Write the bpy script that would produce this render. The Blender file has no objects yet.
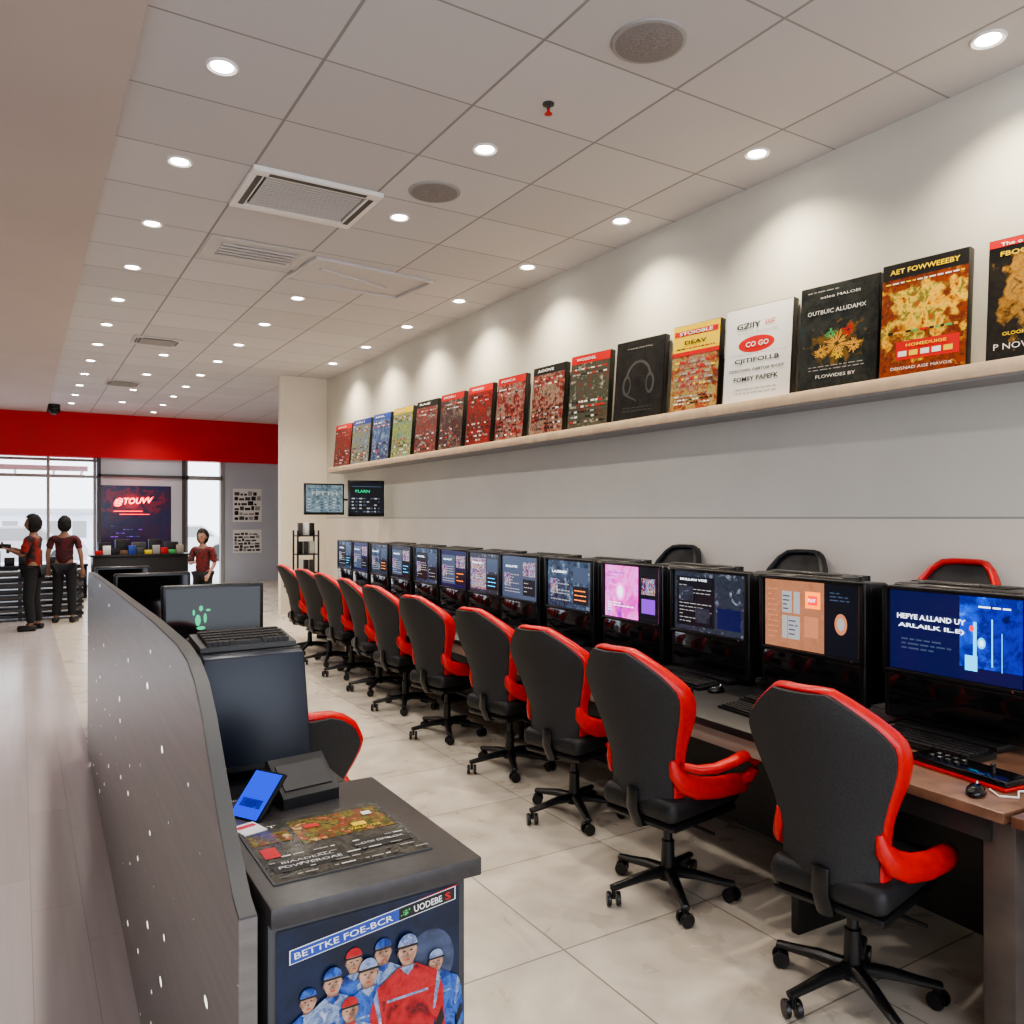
import bpy, bmesh, math, random
from mathutils import Vector, Matrix
random.seed(4)
C = bpy.context.scene.collection
PI = math.pi; R = math.radians
H = 1.65; CEIL = 4.09; W = 4.6
TH = math.atan(492/800); SN, CS = math.sin(TH), math.cos(TH)
def dr(px):
    r = (px-512)/800
    return SN+CS*r, CS-SN*r
def y_at(px, X):
    a, b = dr(px); return X*b/a
def depth(px, X): return X/dr(px)[0]
ORD = ['nearest','second','third','fourth','fifth','sixth','seventh','eighth','ninth','tenth','eleventh','twelfth','thirteenth','fourteenth','fifteenth','sixteenth','seventeenth']

# ------------------------------------------------------------------ materials
def mat(name, col, rough=.5, metal=0, emit=None, es=1.0, noise=0, nscale=20, bump=0, spec=None, coat=0):
    m = bpy.data.materials.new(name); m.use_nodes = True
    nt = m.node_tree; b = nt.nodes['Principled BSDF']
    b.inputs['Base Color'].default_value = (*col, 1); b.inputs['Roughness'].default_value = rough
    b.inputs['Metallic'].default_value = metal
    if spec is not None: b.inputs['Specular IOR Level'].default_value = spec
    if coat: b.inputs['Coat Weight'].default_value = coat; b.inputs['Coat Roughness'].default_value = .1
    if emit:
        b.inputs['Emission Color'].default_value = (*emit, 1); b.inputs['Emission Strength'].default_value = es
    if noise or bump:
        tc = nt.nodes.new('ShaderNodeTexCoord'); n = nt.nodes.new('ShaderNodeTexNoise')
        n.inputs['Scale'].default_value = nscale; n.inputs['Detail'].default_value = 4
        nt.links.new(tc.outputs['Object'], n.inputs['Vector'])
        if noise:
            rp = nt.nodes.new('ShaderNodeValToRGB')
            rp.color_ramp.elements[0].position = .3; rp.color_ramp.elements[1].position = .7
            rp.color_ramp.elements[0].color = (*[c*(1-noise) for c in col], 1)
            rp.color_ramp.elements[1].color = (*[min(1, c*(1+noise)) for c in col], 1)
            nt.links.new(n.outputs['Fac'], rp.inputs['Fac']); nt.links.new(rp.outputs['Color'], b.inputs['Base Color'])
        if bump:
            bp = nt.nodes.new('ShaderNodeBump'); bp.inputs['Strength'].default_value = bump; bp.inputs['Distance'].default_value = .005
            nt.links.new(n.outputs['Fac'], bp.inputs['Height']); nt.links.new(bp.outputs['Normal'], b.inputs['Normal'])
    return m

def nmath(nt, op, a, b=None, c=None):
    n = nt.nodes.new('ShaderNodeMath'); n.operation = op
    for i, v in enumerate((a, b, c)):
        if v is None: continue
        if isinstance(v, (int, float)): n.inputs[i].default_value = v
        else: nt.links.new(v, n.inputs[i])
    return n.outputs[0]
def mixc(nt, fac, a, b, mode='MIX'):
    n = nt.nodes.new('ShaderNodeMix'); n.data_type = 'RGBA'; n.blend_type = mode
    for i, v in ((0, fac), (6, a), (7, b)):
        if isinstance(v, (int, float)): n.inputs[i].default_value = v
        elif isinstance(v, tuple): n.inputs[i].default_value = (*v, 1)
        else: nt.links.new(v, n.inputs[i])
    return n.outputs[2]
def gridline(nt, x, sp, off, th):
    t = nmath(nt, 'DIVIDE', nmath(nt, 'SUBTRACT', x, off), sp)
    f = nmath(nt, 'FRACT', t)
    d = nmath(nt, 'ABSOLUTE', nmath(nt, 'SUBTRACT', f, .5))
    return nmath(nt, 'GREATER_THAN', d, .5-th/2/sp), nmath(nt, 'FLOOR', t)

def ceiling_mat():
    m = mat('ceiling_tiles', (.6, .57, .56), .9); nt = m.node_tree; b = nt.nodes['Principled BSDF']
    tc = nt.nodes.new('ShaderNodeTexCoord'); s = nt.nodes.new('ShaderNodeSeparateXYZ'); nt.links.new(tc.outputs['Object'], s.inputs[0])
    gx, fx = gridline(nt, s.outputs[0], .9, .48, .018); gy, fy = gridline(nt, s.outputs[1], .76, 2.63, .013)
    g = nmath(nt, 'MAXIMUM', gx, gy)
    cv = nt.nodes.new('ShaderNodeCombineXYZ'); nt.links.new(fx, cv.inputs[0]); nt.links.new(fy, cv.inputs[1])
    wn = nt.nodes.new('ShaderNodeTexWhiteNoise'); nt.links.new(cv.outputs[0], wn.inputs['Vector'])
    c = mixc(nt, wn.outputs['Value'], (.565, .545, .55), (.625, .605, .61))
    nt.links.new(mixc(nt, g, c, (.32, .305, .305)), b.inputs['Base Color'])
    bp = nt.nodes.new('ShaderNodeBump'); bp.inputs['Distance'].default_value = .003; bp.invert = True
    nt.links.new(g, bp.inputs['Height']); nt.links.new(bp.outputs['Normal'], b.inputs['Normal'])
    return m
def floor_mat():
    m = mat('floor_tiles_and_planks', (.6, .55, .5), .3); nt = m.node_tree; b = nt.nodes['Principled BSDF']
    tc = nt.nodes.new('ShaderNodeTexCoord'); s = nt.nodes.new('ShaderNodeSeparateXYZ'); nt.links.new(tc.outputs['Object'], s.inputs[0])
    gx, fx = gridline(nt, s.outputs[0], .75, 1.02, .007); gy, fy = gridline(nt, s.outputs[1], .75, .25, .007)
    g = nmath(nt, 'MAXIMUM', gx, gy)
    cv = nt.nodes.new('ShaderNodeCombineXYZ'); nt.links.new(fx, cv.inputs[0]); nt.links.new(fy, cv.inputs[1])
    wn = nt.nodes.new('ShaderNodeTexWhiteNoise'); nt.links.new(cv.outputs[0], wn.inputs['Vector'])
    ad = nt.nodes.new('ShaderNodeVectorMath'); ad.operation = 'MULTIPLY_ADD'; nt.links.new(wn.outputs['Color'], ad.inputs[0]); ad.inputs[1].default_value = (7, 7, 7); nt.links.new(tc.outputs['Object'], ad.inputs[2])
    no = nt.nodes.new('ShaderNodeTexNoise'); no.inputs['Scale'].default_value = 2.6; no.inputs['Detail'].default_value = 9; no.inputs['Distortion'].default_value = 1.6
    nt.links.new(ad.outputs[0], no.inputs['Vector'])
    st_ = nmath(nt, 'MULTIPLY', nmath(nt, 'SUBTRACT', no.outputs['Fac'], .3), 2.4); st_.node.use_clamp = True
    f = nmath(nt, 'ADD', nmath(nt, 'MULTIPLY', wn.outputs['Value'], .25), nmath(nt, 'MULTIPLY', st_, .75))
    tile = mixc(nt, g, mixc(nt, f, (.47, .41, .33), (.71, .64, .54)), (.25, .21, .17))
    px_, pf = gridline(nt, s.outputs[0], .19, .04, .003)
    sh = nmath(nt, 'ADD', s.outputs[1], nmath(nt, 'MULTIPLY', pf, .37))
    py_, pg = gridline(nt, sh, 1.3, 0, .003)
    mp = nt.nodes.new('ShaderNodeMapping'); mp.inputs['Scale'].default_value = (14, .5, 1)
    nt.links.new(tc.outputs['Object'], mp.inputs['Vector'])
    n2 = nt.nodes.new('ShaderNodeTexNoise'); n2.inputs['Scale'].default_value = 2; n2.inputs['Detail'].default_value = 6
    nt.links.new(mp.outputs[0], n2.inputs['Vector'])
    cv2 = nt.nodes.new('ShaderNodeCombineXYZ'); nt.links.new(pf, cv2.inputs[0]); nt.links.new(pg, cv2.inputs[1])
    wn2 = nt.nodes.new('ShaderNodeTexWhiteNoise'); nt.links.new(cv2.outputs[0], wn2.inputs['Vector'])
    f2 = nmath(nt, 'ADD', nmath(nt, 'MULTIPLY', wn2.outputs['Value'], .3), nmath(nt, 'MULTIPLY', n2.outputs['Fac'], .7))
    pl = mixc(nt, nmath(nt, 'MAXIMUM', px_, py_), mixc(nt, f2, (.45, .395, .385), (.59, .53, .52)), (.39, .345, .335))
    side = nmath(nt, 'GREATER_THAN', s.outputs[0], .42)
    nt.links.new(mixc(nt, side, pl, tile), b.inputs['Base Color'])
    rr = nmath(nt, 'ADD', .15, nmath(nt, 'MULTIPLY', no.outputs['Fac'], .12))
    nt.links.new(nmath(nt, 'ADD', rr, nmath(nt, 'MULTIPLY', side, .08)), b.inputs['Roughness'])
    return m
def cover_mat(name, cols, scale=6, dist=.5, emit=0, rough=.35, cell=.3, fig=None, seedv=None):
    """layered print: base noise palette, optionally a figure palette massed about a centre (y,z) with radii (ry,rz)"""
    m = mat(name, cols[0], rough); nt = m.node_tree; b = nt.nodes['Principled BSDF']
    tc = nt.nodes.new('ShaderNodeTexCoord')
    mp = nt.nodes.new('ShaderNodeMapping'); mp.inputs['Location'].default_value = (random.random()*9, random.random()*9, random.random()*9)
    nt.links.new(tc.outputs['Object'], mp.inputs['Vector'])
    def pal(cols, scale, dist, cell):
        n = nt.nodes.new('ShaderNodeTexNoise'); n.inputs['Scale'].default_value = scale; n.inputs['Detail'].default_value = 8; n.inputs['Roughness'].default_value = .65; n.inputs['Distortion'].default_value = dist
        nt.links.new(mp.outputs[0], n.inputs['Vector'])
        v = nt.nodes.new('ShaderNodeTexVoronoi'); v.inputs['Scale'].default_value = scale*4.5; nt.links.new(mp.outputs[0], v.inputs['Vector'])
        sp = nt.nodes.new('ShaderNodeSeparateColor'); nt.links.new(v.outputs['Color'], sp.inputs[0])
        fac = nmath(nt, 'ADD', nmath(nt, 'MULTIPLY', n.outputs['Fac'], 1-cell*.5), nmath(nt, 'MULTIPLY', sp.outputs[0], cell*.5))
        rp = nt.nodes.new('ShaderNodeValToRGB'); cr = rp.color_ramp
        while len(cr.elements) < len(cols): cr.elements.new(.5)
        for i, c in enumerate(cols):
            cr.elements[i].position = .34+.34*i/(len(cols)-1); cr.elements[i].color = (*c, 1)
        nt.links.new(fac, rp.inputs['Fac']); return rp.outputs['Color'], n.outputs['Fac']
    col, nf = pal(cols, scale, dist, cell)
    if fig:
        fc, cy, cz, ry, rz_ = fig
        s = nt.nodes.new('ShaderNodeSeparateXYZ'); nt.links.new(tc.outputs['Object'], s.inputs[0])
        dy = nmath(nt, 'DIVIDE', nmath(nt, 'SUBTRACT', s.outputs[1], cy), ry); dz = nmath(nt, 'DIVIDE', nmath(nt, 'SUBTRACT', s.outputs[2], cz), rz_)
        d = nmath(nt, 'SQRT', nmath(nt, 'ADD', nmath(nt, 'MULTIPLY', dy, dy), nmath(nt, 'MULTIPLY', dz, dz)))
        n3 = nt.nodes.new('ShaderNodeTexNoise'); n3.inputs['Scale'].default_value = 1.6/rz_*1.3; n3.inputs['Detail'].default_value = 5; nt.links.new(mp.outputs[0], n3.inputs['Vector'])
        k = nmath(nt, 'ADD', d, nmath(nt, 'MULTIPLY', nmath(nt, 'SUBTRACT', n3.outputs['Fac'], .5), 3.4))
        k = nmath(nt, 'MULTIPLY', nmath(nt, 'SUBTRACT', 1.05, k), 4); k.node.use_clamp = True
        c2, _ = pal(fc, scale*1.7, .6, .15)
        col = mixc(nt, k, col, c2)
    nt.links.new(col, b.inputs['Base Color'])
    if emit:
        for l in list(b.inputs['Base Color'].links): nt.links.remove(l)
        b.inputs['Base Color'].default_value = (.01, .01, .01, 1)
        nt.links.new(col, b.inputs['Emission Color']); b.inputs['Emission Strength'].default_value = emit
        b.inputs['Roughness'].default_value = .2
    return m

M = {}
M['black'] = mat('black_plastic', (.009, .009, .010), .3)
M['gloss'] = mat('gloss_black_panel', (.005, .005, .006), .06)
M['matt'] = mat('matt_black_laminate', (.017, .016, .017), .42, noise=.2, nscale=30)
M['shell'] = mat('charcoal_mesh_fabric', (.026, .026, .028), .7, noise=.35, nscale=180, bump=.4)
M['cush'] = mat('black_cushion', (.013, .013, .014), .55, bump=.3, nscale=90)
M['red'] = mat('red_leatherette', (.60, .010, .009), .3, noise=.12, nscale=40, bump=.12)
M['wood'] = mat('brown_wood', (.18, .09, .055), .32, noise=.35, nscale=12)
M['legwood'] = mat('grey_brown_panel', (.09, .07, .06), .5, noise=.2, nscale=9)
M['shelfw'] = mat('pale_wood', (.80, .60, .40), .45, noise=.1, nscale=9)
M['cream'] = mat('cream_laminate', (.34, .29, .23), .5)
M['chrome'] = mat('brushed_metal', (.6, .6, .62), .25, 1)
M['white'] = mat('white_plastic', (.85, .83, .8), .5)
M['grey'] = mat('grey_plastic', (.35, .34, .33), .6)
M['faint'] = mat('pale_grey_enamel', (.60, .575, .57), .6)
M['dgrey'] = mat('dark_grey_metal', (.06, .06, .06), .5)
M['wall'] = mat('wall_paint', (.66, .64, .57), .85, noise=.03, nscale=2)
M['wallp'] = mat('wall_panel_cream', (.78, .71, .61), .8, noise=.03, nscale=2)
M['wallg'] = mat('far_wall_grey', (.50, .54, .60), .8, noise=.04, nscale=2)
M['plaster'] = mat('ceiling_plaster', (.56, .48, .445), .9, noise=.03, nscale=1)
M['soffit'] = mat('red_paint', (.62, .004, .010), .5, noise=.05, nscale=2)
M['navy'] = mat('navy_panel', (.006, .010, .024), .35, noise=.2, nscale=6)
M['lamp'] = mat('lamp_glow', (1, 1, 1), .5, emit=(1, .95, .86), es=30)
M['skin'] = mat('skin', (.28, .15, .10), .6)
M['skin2'] = mat('light_skin', (.34, .19, .14), .6)
M['hair'] = mat('dark_hair', (.010, .008, .007), .8, bump=.6, nscale=60)
M['trouser'] = mat('dark_trousers', (.010, .010, .014), .8)
M['ctop'] = mat('charcoal_counter_top', (.048, .043, .043), .36, noise=.15, nscale=50)
M['cbody'] = mat('charcoal_counter_body', (.05, .047, .047), .5, noise=.15, nscale=10)
M['paper'] = mat('white_print', (.8, .8, .78), .5)
M['tred'] = mat('red_print', (.6, .015, .015), .45)
M['tyel'] = mat('yellow_print', (.85, .60, .03), .45)
M['tblu'] = mat('blue_print', (.03, .07, .35), .45)
M['tgrn'] = mat('green_print', (.08, .4, .12), .45)
M['tblk'] = mat('black_print', (.012, .012, .012), .4)
def em(name, c, s=1.0): return mat(name, (.01, .01, .01), .2, emit=c, es=s)
M['e_white'] = em('glow_white', (.85, .92, 1), 2.2)
M['e_blue'] = em('glow_blue', (.01, .04, .7), 1.8)
M['e_cyan'] = em('glow_cyan', (.05, .55, 1), 2.4)
M['e_navy'] = em('glow_navy', (.004, .008, .10), .9)
M['e_dark'] = em('glow_dark', (.008, .010, .02), .8)
M['e_org'] = em('glow_orange', (1, .24, .03), 2.6)
M['e_tan'] = em('glow_tan', (.65, .25, .13), 1.2)
M['e_red'] = em('glow_red', (.95, .02, .02), 2.2)
M['e_pink'] = em('glow_pink', (1, .15, .75), 2.4)
M['e_pur'] = em('glow_purple', (.22, .03, .6), 1.8)
M['e_grn'] = em('glow_green', (.02, .6, .25), 1.3)
M['e_slate'] = em('glow_slate', (.06, .09, .16), 1.2)
M['e_grey'] = em('glow_grey', (.42, .42, .42), 1.2)
M['e_neon'] = em('glow_neon', (1, .012, .012), 6)
M['e_neonc'] = em('glow_neon_core', (1, .35, .25), 9)
M['scr_b'] = cover_mat('screen_blue_noise', [(.002, .004, .06), (.004, .015, .35), (.003, .01, .14), (.01, .06, .6), (.1, .5, 1)], 4, .6, emit=1.8, cell=.1)
M['scr_p'] = cover_mat('screen_pink_noise', [(.3, .01, .5), (.8, .05, .5), (1, .25, .8), (.3, .03, .8)], 6, .8, emit=1.7, cell=.1)
M['scr_g'] = cover_mat('screen_grey_noise', [(.01, .012, .02), (.03, .04, .06), (.02, .02, .04), (.25, .3, .36)], 10, .8, emit=1.3)
M['scr_t'] = cover_mat('screen_tan_noise', [(.40, .15, .07), (.52, .22, .12), (.46, .19, .10), (.6, .28, .15)], 5, .5, emit=1.1, cell=.05)
M['scr_s'] = cover_mat('screen_slate_noise', [(.006, .012, .03), (.025, .045, .09), (.05, .09, .16), (.25, .33, .42)], 10, .8, emit=1.2)
M['scr_x'] = cover_mat('screen_collage', [(.04, .02, .12), (.4, .06, .08), (.05, .25, .6), (.7, .5, .25), (.02, .04, .12)], 18, .5, emit=1.3, cell=.6)

# ------------------------------------------------------------------ geometry helpers
class MB:
    def __init__(s): s.bm = bmesh.new()
    def merge(s, b, Mx=None, mi=0):
        if Mx is not None: bmesh.ops.transform(b, matrix=Mx, verts=b.verts)
        for f in b.faces: f.material_index = mi
        me = bpy.data.meshes.new('t'); b.to_mesh(me); b.free(); s.bm.from_mesh(me); bpy.data.meshes.remove(me)
    def box(s, x0, x1, y0, y1, z0, z1, bev=0, Mx=None, mi=0, seg=2):
        b = bmesh.new(); bmesh.ops.create_cube(b, size=1)
        bmesh.ops.transform(b, matrix=Matrix.Translation(((x0+x1)/2, (y0+y1)/2, (z0+z1)/2)) @ Matrix.Diagonal((x1-x0, y1-y0, z1-z0, 1)), verts=b.verts)
        if bev: bmesh.ops.bevel(b, geom=b.edges[:], offset=bev, segments=seg, profile=.5, affect='EDGES')
        s.merge(b, Mx, mi)
    def sph(s, c, sc, mi=0, sub=2, Mx=None):
        b = bmesh.new(); bmesh.ops.create_icosphere(b, subdivisions=sub, radius=1)
        bmesh.ops.transform(b, matrix=Matrix.Translation(c) @ Matrix.Diagonal((*sc, 1)), verts=b.verts)
        s.merge(b, Mx, mi)
    def lathe(s, prof, c=(0, 0, 0), n=20, mi=0, Mx=None):
        b = bmesh.new(); rings = []
        for r, z in prof:
            rings.append([b.verts.new((c[0]+r*math.cos(2*PI*i/n), c[1]+r*math.sin(2*PI*i/n), c[2]+z)) for i in range(n)])
        for a, d in zip(rings, rings[1:]):
            for i in range(n): b.faces.new((a[i], a[(i+1) % n], d[(i+1) % n], d[i]))
        b.faces.new(rings[0][::-1]); b.faces.new(rings[-1])
        bmesh.ops.remove_doubles(b, verts=b.verts, dist=1e-5)
        s.merge(b, Mx, mi)
    def sweep(s, pts, ra, rb=None, up=(0, 0, 1), n=10, mi=0, Mx=None):
        b = bmesh.new(); pts = [Vector(p) for p in pts]; N = len(pts); up = Vector(up).normalized(); rings = []
        for i, p in enumerate(pts):
            t = (pts[min(i+1, N-1)]-pts[max(i-1, 0)]).normalized()
            u = up-t*up.dot(t)
            if u.length < .05: u = Vector((1, 0, .1))-t*t.dot(Vector((1, 0, .1)))
            u.normalize(); w = t.cross(u)
            a = ra[i] if isinstance(ra, (list, tuple)) else ra
            q = a if rb is None else (rb[i] if isinstance(rb, (list, tuple)) else rb)
            rings.append([b.verts.new(p+u*a*math.cos(2*PI*k/n)+w*q*math.sin(2*PI*k/n)) for k in range(n)])
        for a, d in zip(rings, rings[1:]):
            for k in range(n): b.faces.new((a[k], a[(k+1) % n], d[(k+1) % n], d[k]))
        for ring, p, sgn in ((rings[0], pts[0], 1), (rings[-1], pts[-1], -1)):
            t = (pts[1]-pts[0]).normalized() if sgn == 1 else (pts[-2]-pts[-1]).normalized()
            rr = (ring[0].co-p).length
            c = b.verts.new(p-t*rr*.6)
            for k in range(n):
                f = (c, ring[(k+1) % n], ring[k]) if sgn == 1 else (c, ring[k], ring[(k+1) % n])
                b.faces.new(f)
        s.merge(b, Mx, mi)
    def surf(s, fn, nu, nv, thick, mi=0):
        b = bmesh.new(); L = []
        for k in (0, 1):
            L.append([[b.verts.new(Vector(fn(-1+2*i/nu, j/nv))-Vector((thick*k, 0, 0))) for i in range(nu+1)] for j in range(nv+1)])
        for j in range(nv):
            for i in range(nu):
                b.faces.new((L[0][j][i], L[0][j][i+1], L[0][j+1][i+1], L[0][j+1][i]))
                b.faces.new((L[1][j][i], L[1][j+1][i], L[1][j+1][i+1], L[1][j][i+1]))
        for j in range(nv):
            b.faces.new((L[0][j][0], L[0][j+1][0], L[1][j+1][0], L[1][j][0])); b.faces.new((L[0][j+1][nu], L[0][j][nu], L[1][j][nu], L[1][j+1][nu]))
        for i in range(nu):
            b.faces.new((L[0][0][i+1], L[0][0][i], L[1][0][i], L[1][0][i+1])); b.faces.new((L[0][nv][i], L[0][nv][i+1], L[1][nv][i+1], L[1][nv][i]))
        bmesh.ops.recalc_face_normals(b, faces=b.faces[:])
        s.merge(b, None, mi)
    def prism(s, prof, axis, a0, a1, mi=0):
        b = bmesh.new()
        def P(u, v, a):
            return {'x': (a, u, v), 'y': (u, a, v), 'z': (u, v, a)}[axis]
        A = [b.verts.new(P(u, v, a0)) for u, v in prof]; B = [b.verts.new(P(u, v, a1)) for u, v in prof]
        b.faces.new(A[::-1]); b.faces.new(B)
        n = len(prof)
        for i in range(n): b.faces.new((A[i], A[(i+1) % n], B[(i+1) % n], B[i]))
        bmesh.ops.recalc_face_normals(b, faces=b.faces[:])
        s.merge(b, None, mi)
    def quad(s, a0, a1, b0, b1, d=0, mi=0): s.poly([(a0, b0), (a1, b0), (a1, b1), (a0, b1)], d, mi)
    def poly(s, pts, d=0, mi=0):
        f = s.bm.faces.new([s.bm.verts.new((-d, -a, b)) for a, b in pts]); f.material_index = mi
    def disc(s, a, b, ra, rb, d=0, mi=0, n=20):
        s.poly([(a+ra*math.cos(2*PI*i/n), b+rb*math.sin(2*PI*i/n)) for i in range(n)], d, mi)
    def build(s, name, mats, parent=None, smooth=True):
        me = bpy.data.meshes.new(name)
        if smooth:
            for f in s.bm.faces: f.smooth = True
            for e in s.bm.edges:
                if len(e.link_faces) == 2 and e.calc_face_angle(0) > R(38): e.smooth = False
        s.bm.to_mesh(me); s.bm.free()
        for m in (mats if isinstance(mats, (list, tuple)) else [mats]): me.materials.append(M[m] if isinstance(m, str) else m)
        o = bpy.data.objects.new(name, me); C.objects.link(o)
        if parent: o.parent = parent
        return o
def tag(o, label, cat, group=None, kind=None):
    o['label'] = label; o['category'] = cat
    if group: o['group'] = group
    if kind: o['kind'] = kind
    return o
def thing(name, label, cat, loc=(0, 0, 0), rz=0, group=None):
    o = bpy.data.objects.new(name, None); o.empty_display_size = .1; C.objects.link(o)
    o.location = loc; o.rotation_euler = (0, 0, rz); return tag(o, label, cat, group)
def struct(name, mb, m):
    o = mb.build(name, m, smooth=False); o['kind'] = 'structure'; return o
def copy_tree(o, parent=None):
    c = o.copy(); C.objects.link(c); c.parent = parent
    for ch in list(o.children): copy_tree(ch, c)
    return c
TC = {}
def text(s, m, parent, a, b, w, h, d=.002, bold=.02, name='lettering', rot=0, shear=0):
    key = (s, bold)
    if key not in TC:
        cu = bpy.data.curves.new('t', 'FONT'); cu.body = s; cu.size = 1; cu.align_x = 'CENTER'; cu.offset = bold; cu.resolution_u = 2
        o = bpy.data.objects.new('t', cu); C.objects.link(o)
        dg = bpy.context.evaluated_depsgraph_get()
        TC[key] = bpy.data.meshes.new_from_object(o.evaluated_get(dg)); bpy.data.objects.remove(o)
    me = TC[key].copy(); me.name = name
    xs = [v.co.x for v in me.vertices]; ys = [v.co.y for v in me.vertices]
    x0, x1, y0, y1 = min(xs), max(xs), min(ys), max(ys)
    sx = w/(x1-x0); sy = h/(y1-y0)
    me.transform(Matrix.Diagonal((sx, sy, 1, 1)) @ Matrix.Translation((-(x0+x1)/2, -(y0+y1)/2, 0)))
    if shear:
        for v in me.vertices: v.co.x += shear*v.co.y
    if rot: me.transform(Matrix.Rotation(rot, 4, 'Z'))
    me.transform(Matrix(((0, 0, -1, -d), (-1, 0, 0, -a), (0, 1, 0, b), (0, 0, 0, 1))))
    me.materials.clear(); me.materials.append(M[m] if isinstance(m, str) else m)
    o = bpy.data.objects.new(name, me); C.objects.link(o); o.parent = parent
    return o
def lerp(tab, t):
    for (a, x), (b, y) in zip(tab, tab[1:]):
        if t <= b: return x+(y-x)*(t-a)/(b-a)
    return tab[-1][1]

# ------------------------------------------------------------------ the room
m = MB(); m.box(-5, 7, -4, 21.4, -.1, 0); struct('floor', m, floor_mat())
m = MB(); m.box(-5.2, .51, -4, 21.4, 4.05, 4.3); struct('ceiling_plaster', m, 'plaster')
m = MB(); m.box(.51, 7, -4, 21.4, CEIL, 4.3); struct('ceiling', m, ceiling_mat())
m = MB(); m.box(W, W+.2, -4, 13.7, 0, CEIL); struct('wall_right', m, 'wall')
m = MB(); m.box(W-.03, W, -4, 13.7, 0, 1.645); struct('trim_1', m, 'wallp')
m = MB(); m.box(W-.012, W, -4, 13.7, 1.645, 1.657); struct('trim_3', m, 'grey')
m = MB(); m.box(3.79, W+.2, 13.7, 13.85, 0, CEIL); struct('wall_pier', m, 'wallp')
m = MB(); m.box(-5.2, -5, -4, 21.4, 0, 4.1); struct('wall_left', m, 'wall')
m = MB(); m.box(6.8, 7, 13.85, 21.4, 0, CEIL); m.box(W+.2, 7, 13.7, 13.85, 0, CEIL); struct('wall_far_right', m, 'wallg')
m = MB(); m.box(-5, 7, 20.95, 21.4, 3.06, CEIL); struct('trim_2', m, 'soffit')
m = MB(); m.box(4.42, 7, 21.1, 21.4, 0, 3.06); struct('wall_far', m, 'wallg')
m = MB(); m.box(1.55, 3.45, 21.0, 21.4, 0, 3.06); struct('wall_sign', m, 'wallg')
m = MB()
for x in (-5, -3, -1.2, .55, 1.5): m.box(x-.03, x+.03, 21.15, 21.3, 0, 3.06)
for z in (.05, 2.62, 3.0): m.box(-5, 1.55, 21.16, 21.28, z-.03, z+.03)
struct('window_1', m, 'grey')
m = MB()
for x in (3.5, 4.38): m.box(x-.05, x+.05, 21.1, 21.3, 0, 3.06)
m.box(3.5, 4.38, 21.1, 21.3, 2.6, 2.7)
struct('door_1', m, 'grey')
m = MB()
for x in (1.57, 3.43): m.box(x-.04, x+.04, 20.96, 21.0, 0, 3.06)
m.box(1.55, 3.45, 20.96, 21.0, 2.62, 2.68)
struct('trim_4', m, 'dgrey')
m = MB(); m.box(-20, 25, 21.4, 60, -.1, -.01); struct('ground', m, mat('pavement', (.65, .65, .67), .8, noise=.1, nscale=1))
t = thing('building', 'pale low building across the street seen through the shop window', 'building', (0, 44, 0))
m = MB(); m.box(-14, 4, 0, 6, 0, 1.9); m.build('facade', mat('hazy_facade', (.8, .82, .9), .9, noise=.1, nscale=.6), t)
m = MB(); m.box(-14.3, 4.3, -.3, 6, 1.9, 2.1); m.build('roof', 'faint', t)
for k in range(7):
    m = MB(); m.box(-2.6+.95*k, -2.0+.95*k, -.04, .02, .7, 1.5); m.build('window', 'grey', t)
t = thing('canopy', 'grey awning frame with red edge outside the upper shop window', 'awning', (0, 21.9, 0))
m = MB(); m.box(-4, 1.4, 0, .12, 2.78, 2.9); m.build('beam', 'faint', t)
m = MB(); m.box(-4, 1.4, 1.0, 1.06, 2.66, 2.74); m.build('front_bar', 'red', t)
for x in (-.9, -.1, .7, 1.3):
    m = MB(); m.sweep([(x, .06, 2.84), (x, 1.03, 2.70)], .03); m.build('strut', 'faint', t)
def car(x, y, label, paint):
    t = thing('car', label, 'car', (x, y, -.01), 0, 'parked cars outside')
    body = [(-2.1, .25), (-2.15, .6), (-2.0, .82), (-1.2, .9), (-.7, 1.38), (.75, 1.40), (1.35, .95), (2.0, .85), (2.15, .6), (2.1, .25)]
    m = MB(); m.prism(body, 'y', -.8, .8); m.build('body', paint, t)
    m = MB(); m.prism([(-1.05, .92), (-.65, 1.32), (.7, 1.33), (1.18, .95)], 'y', -.81, .81); m.build('window', 'grey', t)
    for wx in (-1.35, 1.35):
        for wy in (-.82, .82):
            m = MB(); m.lathe([(.18, -.06), (.31, -.08), (.33, -.04), (.33, .04), (.31, .08), (.18, .06)], n=20, Mx=Matrix.Translation((wx, wy, .33)) @ Matrix.Rotation(PI/2, 4, 'X')); m.build('wheel', 'dgrey', t)
car(-.2, 31, 'pale silver car parked outside the shop window', 'faint')
car(5.2, 33, 'white car parked outside seen past the far doorway', 'white')

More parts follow.
